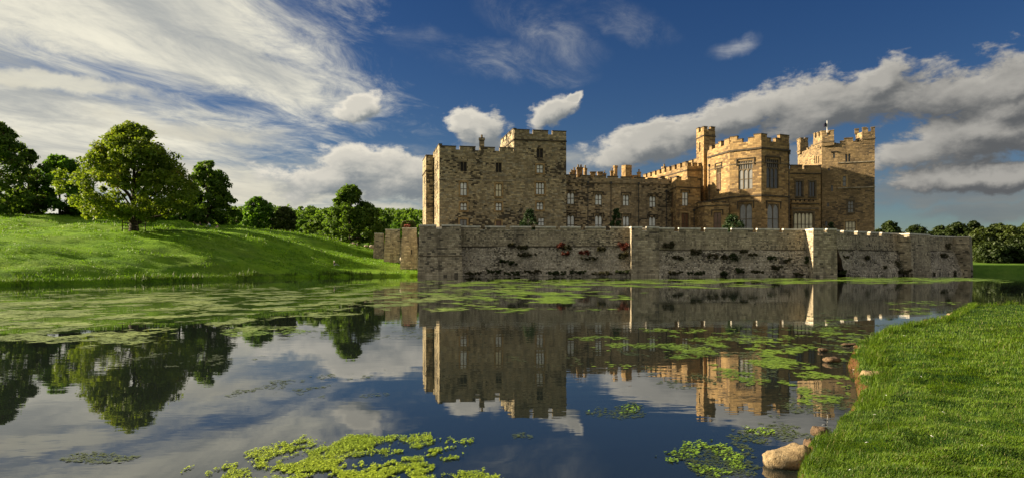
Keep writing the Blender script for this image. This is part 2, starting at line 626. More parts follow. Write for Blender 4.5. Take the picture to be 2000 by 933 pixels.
M['cream'] = glass('glass over cream blind', (0.78, 0.70, 0.46), coat=0.35)
M['grey'] = glass('grey leaded glass', (0.20, 0.20, 0.19))
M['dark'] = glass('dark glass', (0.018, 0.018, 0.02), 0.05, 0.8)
M['brown'] = glass('brown reflection glass and door', (0.16, 0.075, 0.035), 0.2, 0.4)  # brown reflection painted into the pane colour; the doorway shares this brown
M['louvre'] = plain('dark louvre boards', (0.022, 0.018, 0.015), 0.8, 0.4, 3.0)
M['leadbar'] = plain('window bar', (0.10, 0.09, 0.075), 0.7, 0.3, 4.0)
M['bark'] = plain('bark', (0.055, 0.042, 0.03), 0.95, 0.5, 3.0)
M['wood'] = plain('weathered timber', (0.09, 0.07, 0.05), 0.9, 0.4, 5.0)


# ------------------------------------------------------------------ castle builder
def qpt(p0, p1, s, d):
    dx, dy = p1[0] - p0[0], p1[1] - p0[1]
    L = math.hypot(dx, dy)
    return (p0[0] + dx / L * s + dy / L * d, p0[1] + dy / L * s - dx / L * d)


def light_top(l, x):
    x0, x1, za, zb, kind = l
    c, r = (x0 + x1) / 2, (x1 - x0) / 2
    t = min(1.0, abs(x - c) / r)
    if kind == 'pointed':
        hh = min(1.5 * r, 0.5 * (zb - za))
        return zb - hh + hh * math.sqrt(max(0.0, 4 - (1 + t) ** 2)) / math.sqrt(3)
    if kind == 'round':
        hh = min(r, 0.5 * (zb - za))
        return zb - hh + hh * math.sqrt(max(0.0, 1 - t * t))
    return zb


class Block:
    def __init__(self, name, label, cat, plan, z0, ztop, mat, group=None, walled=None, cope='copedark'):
        self.plan, self.z0, self.zt, self.mat = plan, z0, ztop, mat
        cx = sum(p[0] for p in plan) / len(plan)
        cy = sum(p[1] for p in plan) / len(plan)
        self.root = thing(name, (cx, cy, z0), label, cat, group)
        self.open = {i: [] for i in range(len(plan))}
        self.cope = M[cope]
        self.bat = {}

    def edge(self, i):
        n = len(self.plan)
        return self.plan[i % n], self.plan[(i + 1) % n]

    def length(self, i):
        a, b = self.edge(i)
        return math.hypot(b[0] - a[0], b[1] - a[1])

    # -- openings
    def win(self, i, u0, u1, v0, v1=None, zlow=None, n=2, head='square', pane='blind', rows=2, tracery=False, hood=False, dress=None, name='window', frame='dressdark'):
        p0, p1 = self.edge(i)
        s0, D0 = hit(p0, p1, u0)
        s1, D1 = hit(p0, p1, u1)
        D = (D0 + D1) / 2
        z1 = zz(v0, D)
        z0 = zlow if zlow is not None else zz(v1, D)
        self.win_at(i, s0, s1, z0, z1, n, head, pane, rows, tracery, hood, dress, name, frame)

    def win_at(self, i, s0, s1, z0, z1, n=2, head='square', pane='blind', rows=2, tracery=False, hood=False, dress=None, name='window', frame='dressdark'):
        p0, p1 = self.edge(i)
        w = s1 - s0
        self.open[i].append((s0, s1, z0, z1))
        b = min(0.11, w * 0.06)
        mw = min(0.14, w * 0.085)
        lw = (w - 2 * b - mw * (n - 1)) / n
        lights, panes = [], []
        zt = z1 - b
        if tracery:
            zs = z1 - 0.30 * (z1 - z0)
            for k in range(n):
                x0 = b + k * (lw + mw)
                lights.append((x0, x0 + lw, z0 + b, zs, 'pointed'))
            h = (lw - mw * 0.6) / 2
            for k in range(n):
                x0 = b + k * (lw + mw)
                for q in (0, 1):
                    a = x0 + q * (h + mw * 0.6)
                    lights.append((a, a + h, zs + 0.08, zt, 'pointed'))
        else:
            for k in range(n):
                x0 = b + k * (lw + mw)
                lights.append((x0, x0 + lw, z0 + b, zt, head))
        mb = MB()
        df, dp = -0.10, -0.22

        def P(x, z, d):
            q = qpt(p0, p1, s0 + x, d)
            return (q[0], q[1], z)
        xs = {0.0, w}
        for l in lights:
            xs |= {l[0], l[1]}
            if l[4] != 'square':
                for t in (0.12, 0.3, 0.5, 0.7, 0.88):
                    xs.add(l[0] + (l[1] - l[0]) * t)
        xs = sorted(xs)
        for xa, xb in zip(xs[:-1], xs[1:]):
            if xb - xa < 1e-5:
                continue
            xm = (xa + xb) / 2
            cov = sorted([l for l in lights if l[0] < xm < l[1]], key=lambda l: l[2])
            la, lb = z0, z0
            for l in cov:
                mb.quad(P(xa, la, df), P(xb, lb, df), P(xb, l[2], df), P(xa, l[2], df))
                la, lb = light_top(l, xa), light_top(l, xb)
                mb.quad(P(xa, la, dp), P(xb, lb, dp), P(xb, lb, df), P(xa, la, df))     # head reveal
            mb.quad(P(xa, la, df), P(xb, lb, df), P(xb, z1, df), P(xa, z1, df))
        for l in lights:
            zl, zr = light_top(l, l[0]), light_top(l, l[1])
            mb.quad(P(l[0], l[2], df), P(l[0], l[2], dp), P(l[0], zl, dp), P(l[0], zl, df))
            mb.quad(P(l[1], l[2], dp), P(l[1], l[2], df), P(l[1], zr, df), P(l[1], zr, dp))
            mb.quad(P(l[0], l[2], df), P(l[1], l[2], df), P(l[1], l[2], dp), P(l[0], l[2], dp))
        fr = mb.build(name, M[frame], self.root)
        for l in lights:
            pm = MB()
            pm.quad(P(l[0], l[2], dp), P(l[1], l[2], dp), P(l[1], l[3], dp), P(l[0], l[3], dp))
            pm.build('pane', M[pane], fr)
        if rows > 1:
            gb = MB()
            for l in lights[:n]:
                for k in range(1, rows):
                    zc = l[2] + (l[3] - l[2]) * k / rows
                    gb.along(p0, p1, s0 + l[0], s0 + l[1], dp + 0.01, dp + 0.08, zc - 0.06, zc + 0.06)
            gb.build('transom', M['leadbar'] if pane in ('blind', 'cream', 'dark') else M[frame], fr)
        if dress:
            e = 0.32
            sb = MB()
            sb.along(p0, p1, s0 - e, s0 - 0.003, 0, 0.05, z0 - e, z1 + e)
            sb.along(p0, p1, s1 + 0.003, s1 + e, 0, 0.05, z0 - e, z1 + e)
            sb.along(p0, p1, s0 - 0.003, s1 + 0.003, 0, 0.05, z1 + 0.003, z1 + e)
            sb.along(p0, p1, s0 - 0.12, s1 + 0.12, 0.052, 0.16, z0 - 0.24, z0 - 0.02)
            sb.along(p0, p1, s0 - 0.003, s1 + 0.003, 0, 0.05, z0 - e, z0 - 0.003)
            sb.build('surround', M[dress], fr)
        if hood:
            e = 0.42
            hm = MB()
            hm.along(p0, p1, s0 - e, s1 + e, 0, 0.2, z1 + 0.36, z1 + 0.54)
            dr = 0.22 * (z1 - z0)
            hm.along(p0, p1, s0 - e, s0 - e + 0.18, 0, 0.17, z1 + 0.36 - dr, z1 + 0.357)
            hm.along(p0, p1, s1 + e - 0.18, s1 + e, 0, 0.17, z1 + 0.36 - dr, z1 + 0.357)
            hm.build('hood_mould', M['stringdark'], fr)
        return fr

    # -- parapet
    def merlon(self, i, s0, s1, ztop, th=0.6, z0=None, name='merlon'):
        p0, p1 = self.edge(i)
        z0 = self.zt if z0 is None else z0
        mb = MB()
        a, b, c, d = qpt(p0, p1, s0, 0), qpt(p0, p1, s1, 0), qpt(p0, p1, s1, -th), qpt(p0, p1, s0, -th)
        mb.prism([a, b, c, d], z0, ztop, bottom=False)
        o = mb.build(name, self.mat, self.root)
        cb = MB()
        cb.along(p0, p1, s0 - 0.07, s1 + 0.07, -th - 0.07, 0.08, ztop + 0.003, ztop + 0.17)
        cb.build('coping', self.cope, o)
        return o

    def merlons(self, i, lst, th=0.6):
        p0, p1 = self.edge(i)
        for (u0, u1, v) in lst:
            s0, D0 = hit(p0, p1, u0)
            s1, D1 = hit(p0, p1, u1)
            self.merlon(i, s0, s1, zz(v, (D0 + D1) / 2) - 0.17, th)

    def auto(self, i, w, gap, h, s0=0.7, s1=None, th=0.6):
        L = self.length(i)
        s1 = L - 0.7 if s1 is None else s1
        n = max(1, round((s1 - s0 + gap) / (w + gap)))
        w = (s1 - s0 + gap) / n - gap
        for k in range(n):
            a = s0 + k * (w + gap)
            self.merlon(i, a, a + w, self.zt + h, th)

    def string(self, edges, z, mat='string', h=0.22, out=0.14):
        for i in edges:
            p0, p1 = self.edge(i)
            mb = MB()
            L = self.length(i)
            mb.along(p0, p1, -out * 0.4, L + out * 0.4, 0.003, out, z - h / 2, z + h / 2)
            mb.build('string_course', M[mat], self.root)

    def pipe(self, i, u, z1, z0=None):
        p0, p1 = self.edge(i)
        s, D = hit(p0, p1, u)
        z0 = self.z0 if z0 is None else z0
        q = qpt(p0, p1, s, 0.14)
        mb = MB()
        mb.tube([(q[0], q[1], z0), (q[0], q[1], z1)], 0.07, 8)
        mb.along(p0, p1, s - 0.2, s + 0.2, 0.01, 0.34, z1, z1 + 0.45)
        for z in np.arange(z0 + 1.5, z1, 2.4):
            mb.along(p0, p1, s - 0.11, s + 0.11, 0.005, 0.23, z, z + 0.1)
        mb.build('drainpipe', M['pipe'], self.root)

    def finish(self, flare=None):
        mb = MB()
        n = len(self.plan)
        for i in range(n):
            p0, p1 = self.edge(i)
            L = self.length(i)
            ops = self.open[i]
            S = sorted({0.0, L} | {o[0] for o in ops} | {o[1] for o in ops})
            Z = sorted({self.z0, self.zt} | {o[2] for o in ops} | {o[3] for o in ops})

            def P(s, z, d=0.0):
                q = qpt(p0, p1, s, d)
                return (q[0], q[1], z)
            for sa, sb in zip(S[:-1], S[1:]):
                for za, zb in zip(Z[:-1], Z[1:]):
                    sm, zm = (sa + sb) / 2, (za + zb) / 2
                    if any(o[0] < sm < o[1] and o[2] < zm < o[3] for o in ops):
                        continue
                    mb.quad(P(sa, za), P(sb, za), P(sb, zb), P(sa, zb))
            for (a, b, c, d) in ops:
                e = -0.45
                mb.quad(P(a, c), P(a, c, e), P(a, d, e), P(a, d))
                mb.quad(P(b, c, e), P(b, c), P(b, d), P(b, d, e))
                mb.quad(P(a, c), P(b, c), P(b, c, e), P(a, c, e))
                mb.quad(P(a, d, e), P(b, d, e), P(b, d), P(a, d))
        mb.poly([(p[0], p[1], self.zt) for p in self.plan], 1)
        w = mb.build('wall', [self.mat, M['roof']], self.root)
        return w

    def chimney(self, x, y, z0, z1, w, pots=1, octo=False, name='chimney', cap=True):
        mb = MB()
        k = 8 if octo else 4
        rr = w / 2 * (1.0 if octo else 1.414)
        off = math.pi / k

        def ring(r):
            return [(x + r * math.cos(off + 2 * math.pi * j / k), y + r * math.sin(off + 2 * math.pi * j / k)) for j in range(k)]
        h = z1 - z0
        mb.prism(ring(rr * 1.15), z0, z0 + h * 0.15)
        mb.prism(ring(rr), z0 + h * 0.15, z1 - h * 0.12, bottom=False)
        if cap:
            mb.prism(ring(rr * 1.22), z1 - h * 0.12 + 0.002, z1)
        else:
            mb.prism(ring(rr), z1 - h * 0.12, z1, bottom=False)
        o = mb.build(name, self.mat, self.root)
        for p in range(pots):
            pb = MB()
            dx = (p - (pots - 1) / 2) * w / max(1, pots)
            r0 = min(0.22, w * 0.22)
            pb.tube([(x + dx, y, z1), (x + dx, y, z1 + 0.45), (x + dx, y, z1 + 0.7)], [r0 * 1.1, r0 * 0.85, r0], 8)
            pb.build('chimney_pot', M['copegold'], o)
        return o


def rot_dir(deg):
    return (math.cos(R(deg)), math.sin(R(deg)))


def add(p, d, k):
    return (p[0] + d[0] * k, p[1] + d[1] * k)


def along_to(p, deg, u):
    """the point reached from p going at angle deg until it is seen at u"""
    d = rot_dir(deg)
    s, _ = hit(p, add(p, d, 1.0), u)
    return add(p, d, s)


TG = 7.0          # level of the castle terrace

# ---- west keep: the broad lower block
T = 12
A = pt(858, 138)
B = along_to(A, T, 1004)
BK = rot_dir(T + 90)
keep = Block('keep_block', 'broad low half of the brown stone keep with four floors of paired windows', 'castle keep', [A, B, add(B, BK, 14), add(A, BK, 14)], TG, zz(293.5, 139.5), M['keep'])
keep.win(0, 899, 912, 316, 335, n=2, pane='louvre', rows=1, dress=None)
keep.win(0, 899, 912, 356, 382, n=2, head='round', pane='blind', rows=2, dress='dress')
keep.win(0, 899, 912, 396, 411, n=2, head='pointed', pane='blind', rows=2, dress='dress')
keep.win(0, 898, 912, 428, 441, n=2, pane='grey', rows=1, dress='dress')
keep.win(0, 968, 980, 317.6, 337, n=2, pane='louvre', rows=1)
keep.win(0, 968, 980, 359, 384, n=2, head='round', pane='cream', rows=2, dress='dress')
keep.win(0, 968, 980, 396, 411.5, n=2, head='pointed', pane='blind', rows=2, dress='dress')
keep.win(0, 969, 979, 431, zlow=TG + 0.1, n=1, pane='brown', rows=1, dress='dress', name='doorway')
for s in (5.2, 10.2):
    for z, h in ((21.5, 1.8), (16.6, 2.4), (12.2, 2.0)):
        keep.win_at(3, s, s + 0.9, z, z + h, n=1, pane='dark', rows=1)
keep.merlons(0, [(859, 890.5, 284.5), (898.5, 928.5, 285.5), (938, 966.5, 287), (976, 1002.5, 288)])
keep.auto(3, 3.0, 1.0, 1.05)
keep.string([0, 3], zz(351, 139), 'stringpale', 0.14, 0.08)
keep.chimney(ux(941) * 146.5, 146.5, keep.zt, zz(270, 146.5), 1.05, pots=1)
keep.finish()

# ---- tall keep tower
C_ = along_to(B, T, 1106)
tow = Block('keep_tower', 'tall square tower at the right end of the keep with blackened stonework and five floors', 'castle tower', [B, C_, add(C_, BK, 15), add(B, BK, 15)], TG, zz(262, 142.3), M['keep'])
tow.win(0, 1048, 1061, 290, 309, n=2, pane='louvre', rows=1)
tow.win(0, 1048, 1061, 322, 338, n=2, pane='blind', rows=2, dress='dress')
tow.win(0, 1046.5, 1063.5, 356.5, 380, n=3, pane='blind', rows=2, head='round', dress='dress')
tow.win(0, 1048, 1061, 395, 410, n=2, head='pointed', pane='blind', rows=2, dress='dress')
tow.win(0, 1051, 1063, 425.5, 441, n=2, pane='blind', rows=2)
tow.win(0, 1017, 1021, 430, 441, n=1, pane='dark', rows=1)
tow.win_at(3, 4.0, 4.8, 27.0, 28.3, n=1, pane='dark', rows=1)
tow.win_at(3, 9.0, 9.8, 27.0, 28.3, n=1, pane='dark', rows=1)
tow.merlons(0, [(1004.6, 1034, 252.5), (1041.5, 1070.5, 254), (1079, 1105.8, 255.5)])
tow.auto(3, 2.6, 1.1, 1.0)
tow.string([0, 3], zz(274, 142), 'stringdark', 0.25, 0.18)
tow.finish()

# ---- corner turret on the keep's left side
q0 = pt(832, 148.2)
q1 = along_to(q0, T, 846.6)
tur = Block('corner_turret', 'narrow sunlit turret at the far left corner of the keep', 'castle turret', [q0, q1, add(q1, BK, 9), add(q0, BK, 9)], TG, zz(306.5, 148.5), M['keep'])
tur.string([0, 3], zz(334, 148.5), 'stringdark', 0.25, 0.14)
for s in (4.0,):
    for z in (20.0, 15.0, 10.4):
        tur.win_at(3, s, s + 0.7, z, z + 1.7, n=1, pane='dark', rows=1)
tur.auto(3, 8.4, 1, 0.25, s0=0.3, s1=8.7)
tur.auto(0, 1.0, 0.2, 0.25, s0=0.05, s1=1.55)
tur.finish()

# ---- long range between the keep tower and the bay turret
p0 = pt(1102, 145.6)
p1 = along_to(p0, 10, 1312)
bk = rot_dir(100)
rng = Block('castle_range', 'long two storey range with pale blinds between the keep and the bay turret', 'castle wing', [p0, p1, add(p1, bk, 9), add(p0, bk, 9)], TG, zz(348.3, 147.6), M['range'])
for (a, b, v0, v1) in ((1108, 1122, 376, 399), (1162.5, 1175.5, 379, 400.5), (1216.5, 1228.5, 380.5, 402), (1268.5, 1280.5, 383, 404.5)):
    rng.win(0, a, b, v0, v1, n=2, head='pointed', pane='blind', rows=2, hood=True, dress=None)
for (a, b, v0) in ((1108, 1122, 420), (1162, 1176, 420.5), (1216.5, 1229, 422), (1267.5, 1280.5, 423.5)):
    rng.win(0, a, b, v0, zlow=8.3, n=2, head='pointed', pane='blind', rows=2, hood=True)
rng.merlons(0, [(1107, 1126, 341), (1134, 1153, 342), (1162, 1182, 343), (1188, 1207, 344), (1214, 1233, 345), (1241, 1260, 346), (1267, 1285, 347.5), (1293, 1302, 348.5)])
rng.string([0], zz(358, 147.5), 'string', 0.2, 0.14)
for u in (1148, 1193, 1247, 1301):
    rng.pipe(0, u, zz(360 if u < 1300 else 374, 148), TG)
rng.finish()

# ---- inner courtyard range with its chimneys, seen over the parapet
ic = Block('courtyard_range', 'courtyard building behind the long range, its chimneys rising over the parapet', 'castle wing', [pt(1108, 162), pt(1264, 168), pt(1264, 178), pt(1108, 172)], TG, zz(352, 166), M['ashlar'])
for (u, v, w, kind) in ((1116, 337, 0.8, 0), (1121, 333, 0.9, 0), (1132, 327.5, 1.35, 0), (1143, 329, 0.9, 1), (1158, 336, 1.2, 0), (1172, 336, 1.2, 0), (1181, 339, 0.7, 0), (1195, 334, 0.7, 0), (1202, 324, 1.05, 1), (1224, 323.5, 2.5, 2), (1248, 336.5, 0.8, 0), (1239, 343, 1.2, 0)):
    D = 166 + 2 * ((u * 7) % 3)
    ic.chimney(ux(u) * D, D, ic.zt, zz(v, D), w, pots=(2 if w == 1.35 else 1 if w < 1.0 else 0), octo=kind > 0, cap=kind != 2)
ic.finish()

# ---- bay turret
b0, b1, b2 = pt(1303, 153), pt(1321, 144.6), pt(1368, 146.2)
bay = Block('bay_turret', 'square two storey bay with one blind window above brown reflecting panes', 'castle bay', [b0, b1, b2, (b2[0] + 1.5, b2[1] + 9)], TG, zz(352, 145), M['ashlar'])
bay.win(1, 1332.5, 1344, 375.5, 402, n=2, pane='blind', rows=2, hood=True, dress=None)
bay.win(1, 1331, 1345.5, 416, zlow=8.2, n=2, pane='brown', rows=2, hood=False, dress='dress')
bay.win(0, 1306.5, 1314, 376, 406, n=2, pane='brown', rows=1)
bay.win(0, 1306.5, 1314.5, 416, zlow=8.2, n=2, pane='brown', rows=2)
bay.merlons(1, [(1321.5, 1331, 345), (1343, 1361.5, 345.5)])
bay.merlons(0, [(1312.5, 1320.3, 345.5), (1304.5, 1309, 348)])
bay.string([0, 1], zz(366, 145), 'stringdark', 0.2, 0.14)
bay.pipe(1, 1355, zz(412, 145), TG)
bay.finish()

# ---- great hall: sunlit long side running back
h0 = pt(1342, 152.5)
h1 = along_to(h0, 6, 1396)
hk = rot_dir(103)
hall = Block('great_hall', 'battlemented hall whose long sunlit side runs back behind the bay turret', 'castle wing', [h0, h1, add(h1, hk, 24), add(h0, hk, 24)], TG, zz(325, 153), M['ashlar'])
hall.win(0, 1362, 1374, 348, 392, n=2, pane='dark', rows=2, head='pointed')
hall.merlons(0, [(1342.5, 1350, 317.5), (1354.5, 1362, 318), (1366, 1374, 318.5), (1378, 1385, 319)])
hall.auto(3, 1.5, 1.1, 0.95, s0=0.2)
hall.string([0, 3], zz(333, 153), 'stringdark', 0.22, 0.14)
hall.finish()
k0 = pt(1364, 160)
kk = rot_dir(101)
cl = Block('hall_upper_wall', 'higher battlemented wall behind the hall, running down to the left in the sun', 'castle wing', [k0, along_to(k0, 6, 1392), add(along_to(k0, 6, 1392), kk, 34), add(k0, kk, 34)], TG, zz(316, 160), M['ashlar'])
cl.auto(3, 1.9, 0.8, 0.8, s0=0.2)
cl.string([0, 3], cl.zt - 0.9, 'stringdark', 0.2, 0.12)
for k, s in enumerate((20.0, 25.5)):
    q = qpt(cl.plan[3], cl.plan[0], s, 2.4)
    cl.chimney(q[0], q[1], 18, zz(329 if k else 326, q[1]), 1.25, pots=1 - k, octo=True)
cl.finish()

# ---- stair turret
t0, t1, t2 = pt(1360, 156), pt(1374.5, 151.5), pt(1397, 153)
st = Block('stair_turret', 'tall slim stair turret with a slit window, left of the octagonal tower', 'castle turret', [t0, t1, t2, (t0[0] + t2[0] - t1[0], t0[1] + t2[1] - t1[1])], TG, zz(255, 152), M['ashlar'])
st.win(0, 1365.5, 1368, 278, 297, n=1, pane='dark', rows=1)
st.merlons(1, [(1375, 1381.5, 247), (1388.5, 1396.5, 247.5)])
st.merlons(0, [(1360.3, 1364.5, 250), (1369, 1373.6, 248)])
st.auto(2, 1.0, 0.9, 0.8, s0=0.6)
st.string([0, 1], zz(265.5, 152), 'stringdark', 0.25, 0.14)
st.finish()

# ---- octagonal tower
o1, o2, o3, o4 = pt(1383, 147.5), pt(1425, 139.3), pt(1487, 135), pt(1542, 138.6)
o5, o6, o7 = (o4[0] + 2.5, o4[1] + 9), (52.5, 158.5), (44.5, 156.5)
oc = Block('octagonal_tower', 'golden many sided tower with tall traceried windows and stepped battlements', 'castle tower', [o1, o2, o3, o4, o5, o6, o7], TG, zz(277, 136.6), M['ashlar'])
oc.win(1, 1442, 1470, 314, 370, n=3, pane='grey', rows=2, tracery=True, hood=True)
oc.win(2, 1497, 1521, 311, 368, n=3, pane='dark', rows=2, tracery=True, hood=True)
oc.win(0, 1399, 1408.5, 323, 374, n=3, pane='brown', rows=2, tracery=True, hood=True)
oc.win(1, 1444, 1469, 398, zlow=8.0, n=2, pane='grey', rows=2, head='pointed', hood=True)
oc.win(2, 1499, 1522, 398, zlow=8.0, n=2, pane='grey', rows=2, head='pointed', hood=True)
oc.merlons(1, [(1425.6, 1439.5, 266), (1439.7, 1449.5, 271), (1461, 1471.8, 268), (1472, 1486.4, 261)], 0.7)
oc.merlons(2, [(1487.6, 1498, 261), (1498.2, 1506, 269), (1515, 1523, 269.5), (1523.2, 1541, 263)], 0.7)
oc.merlons(0, [(1385.5, 1390, 285), (1397, 1402.8, 281), (1403, 1408, 276), (1414.5, 1424.3, 271)], 0.7)
oc.auto(3, 1.6, 1.0, 1.3)
zs = zz(291.5, 136.5)
oc.string([0, 1, 2, 3], zs, 'stringdark', 0.34, 0.24)
oc.string([0, 1, 2, 3], zz(318.5, 136.5), 'string', 0.18, 0.1)
oc.string([0, 1, 2, 3], zz(383, 136.5), 'stringdark', 0.28, 0.18)
oc.pipe(2, 1540, zs - 0.8, TG)
oc.pipe(0, 1386, zs - 2.0, TG)
oc.finish()

# ---- low porch before the octagonal tower
r0, r1, r2 = pt(1357, 147.2), pt(1376, 140.6), pt(1424, 138.2)
po = Block('low_porch', 'low battlemented porch at the foot of the octagonal tower', 'castle porch', [r0, r1, r2, (r2[0] + 1, r2[1] + 5)], TG, zz(397.5, 140), M['ashlar'])
po.win(1, 1393.5, 1408.5, 414.5, zlow=8.1, n=2, pane='brown', rows=2, hood=True)
po.merlons(1, [(1376.5, 1389, 393), (1395.5, 1402, 393.5), (1408.5, 1417, 393)])
po.merlons(0, [(1361, 1366, 395), (1370, 1375.2, 393.5)])
po.string([0, 1], zz(402, 140), 'stringdark', 0.2, 0.12)
po.finish()

# ---- link between octagonal and east towers, with the oriel
l0 = pt(1538, 150)
l1 = along_to(l0, 2, 1603)
lk = Block('link_wing', 'two storey link in shadow between the octagonal tower and the east tower', 'castle wing', [l0, l1, (l1[0] + 1, l1[1] + 8), (l0[0] + 1, l0[1] + 8)], TG, zz(331, 150.5), M['ashlar'])
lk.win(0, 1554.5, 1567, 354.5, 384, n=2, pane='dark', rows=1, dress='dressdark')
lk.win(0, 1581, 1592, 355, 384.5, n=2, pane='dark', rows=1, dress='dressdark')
lk.merlons(0, [(1545, 1567, 322), (1573, 1602, 323)])
lk.string([0], zz(339, 150), 'stringdark', 0.22, 0.14)
lk.finish()
e0, e1 = pt(1546, 147), pt(1599, 147.4)
orl = Block('oriel_bay', 'flat topped bay with a row of five tall cream lights under the link', 'castle bay', [e0, e1, (e1[0], e1[1] + 4), (e0[0], e0[1] + 4)], TG, zz(394, 147), M['ashlar'], cope='copedark')
orl.win(0, 1551, 1588.5, 415, zlow=8.0, n=5, pane='cream', rows=2, head='pointed', frame='dressdark', dress='dressdark')
for k in range(6):
    orl.merlon(0, 0.1 + k * 0.98, 0.1 + k * 0.98 + 0.62, zz(391, 147))
orl.string([0], zz(407, 147), 'string', 0.3, 0.2)
orl.string([0], zz(398, 147), 'stringdark', 0.2, 0.25)
orl.finish()

# ---- east tower
f0, f1, f2, f3 = pt(1558, 163.5), pt(1605, 151.2), pt(1637, 149.7), pt(1708.5, 147.0)
f4 = (f3[0] - 0.6, 165)
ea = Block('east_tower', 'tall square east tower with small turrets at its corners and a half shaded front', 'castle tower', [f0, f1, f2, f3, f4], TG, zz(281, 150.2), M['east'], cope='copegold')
ea.win(2, 1651, 1655.2, 301, 318, n=1, head='pointed', pane='dark', rows=1)
ea.win(2, 1656.8, 1661, 301, 318, n=1, head='pointed', pane='dark', rows=1)
ea.win(2, 1646, 1652.5, 344, 364, n=1, pane='grey', rows=2, dress='dress')
ea.win(2, 1656, 1667, 392.5, 415, n=2, pane='grey', rows=3, head='pointed', dress='dressdark')
ea.win(2, 1651, 1671, 432, zlow=8.3, n=3, pane='cream', rows=2, dress='dress')
ea.win(1, 1617, 1621, 328, 333.5, n=1, pane='dark', rows=1)
ea.win(1, 1623, 1627, 362, 374, n=1, pane='dark', rows=1)
ea.win(1, 1615.5, 1619, 396, 404, n=1, pane='dark', rows=1)
ea.win(1, 1612, 1616, 432, 442, n=1, pane='dark', rows=1)
ea.win(1, 1627, 1631, 300, 309, n=1, pane='grey', rows=1, hood=True)
for u in (1590.5, 1594, 1598):
    ea.win(0, u, u + 1.6, 305, 319, n=1, pane='dark', rows=1)
ea.win(0, 1601.5, 1603.5, 284, 291, n=1, pane='dark', rows=1)
ea.merlons(1, [(1629, 1632.5, 279), (1634.5, 1636.8, 280)])
ea.merlons(2, [(1637.3, 1639.5, 281.5), (1641, 1648.8, 275), (1649, 1666, 269), (1666.2, 1673, 275.5), (1679.5, 1684, 275)])
ea.merlons(0, [(1575.5, 1578, 289), (1580.5, 1584, 287), (1584.5, 1588.5, 283)])
ea.auto(3, 1.8, 1.1, 1.0)
ea.auto(4, 2.0, 1.3, 1.0)
ea.string([2], zz(319.5, 150.5), 'stringpale', 0.2, 0.14)
ea.string([2], zz(368.5, 150.5), 'stringpale', 0.2, 0.2)
ea.finish()


def crown_turret(name, label, plan, z0, z1, zt, fronts):
    b = Block(name, label, 'castle turret', plan, min(z0, ea.zt - 0.4), z1, M['east'], cope='copegold')
    for i, lst in fronts:
        b.merlons(i, lst, 0.5)
    b.string(range(len(plan)), z0 + 0.12, 'string', 0.24, 0.14)
    b.finish()
    return b


g0, g1, g2 = pt(1588, 155.2), pt(1605.6, 150.8), pt(1629, 149.7)
ct = crown_turret('corner_turret', 'turret on the near left corner of the east tower, below the flag', [g0, g1, g2, (g0[0] + g2[0] - g1[0], g0[1])], zz(277, 149.7), zz(263, 149.7), 0, [(1, [(1606, 1613.5, 255), (1622, 1628.6, 254)]), (0, [(1588.6, 1592, 260), (1594.8, 1598.6, 258.5), (1601.3, 1605, 256.5)])])
ct.auto(2, 1.2, 0.9, 0.95)
ct.auto(3, 0.9, 0.7, 0.95)
g0, g1, g2 = (68.2, 163.2), (68.05, 161.2), (70.0, 161.2)
ct = crown_turret('corner_turret', 'small turret on the far left corner of the east tower', [g0, g1, g2, (70.0, 163.2)], zz(296, 162), zz(280, 162), 0, [])
ct.auto(1, 0.55, 0.5, 1.0, s0=0.08, s1=1.86, th=0.4)
ct.auto(3, 0.55, 0.5, 1.0, s0=0.08, s1=1.86, th=0.4)
ct.auto(0, 0.5, 0.6, 1.0, s0=0.5, s1=1.5, th=0.4)
g1, g2 = qpt(f2, f3, hit(f2, f3, 1684)[0], 0.05), qpt(f2, f3, hit(f2, f3, 1708.5)[0] + 0.05, 0.05)
ct = crown_turret('corner_turret', 'two pronged turret on the right corner of the east tower', [g1, g2, (g2[0], g2[1] + 2.8), (g1[0], g1[1] + 2.8)], zz(271.5, 147.3), zz(257, 147.3), 0, [(0, [(1684.3, 1692, 248.5), (1701.5, 1708.7, 248)])])
ct.auto(2, 0.9, 1.0, 1.0, s0=0.1, s1=2.7)

# ---- flag
fx, fy = ux(1615.5) * 151.5, 151.5
fl = thing('flagpole', (fx, fy, zz(264, 151.5)), 'white flagpole with a small dark flag on the east tower turret', 'flagpole')
mb = MB()
mb.tube([(fx, fy, zz(264, 151.5)), (fx, fy, zz(236, 151.5))], [0.11, 0.08], 8)
mb.build('pole', plain('white painted pole', (0.75, 0.75, 0.72), 0.5, 0.1), fl)
mb = MB()
zt = zz(239.5, 151.5)
cols, prev = 7, None
for k in range(cols):
    t = k / (cols - 1)
    x = fx - 0.09 - 0.75 * t
    yy = fy + 0.13 * math.sin(t * 7)
    zt2 = zt - 0.35 * t * t - 0.1 * t
    cur = ((x, yy, zt2 - 0.95 + 0.25 * t), (x, yy, zt2))
    if prev:
        mb.quad(prev[0], cur[0], cur[1], prev[1])
    prev = cur
mb.build('flag', plain('dark flag cloth', (0.02, 0.022, 0.05), 0.8, 0.2), fl)


# ------------------------------------------------------------------ moat wall
def shove(mb, amt, sc_, seed, axis):
    """roughen a mesh outward along axis with numpy noise (real relief of the rubble)"""
    V = np.array(mb.v)
    a = V[:, 0] * 0.9 + V[:, 1] * 0.7
    n = fbm(a * sc_ + seed, V[:, 2] * sc_ * 1.7 + seed, 4) - 0.5
    V[:, 0] += axis[0] * n * amt
    V[:, 1] += axis[1] * n * amt
    mb.v = [tuple(p) for p in V]


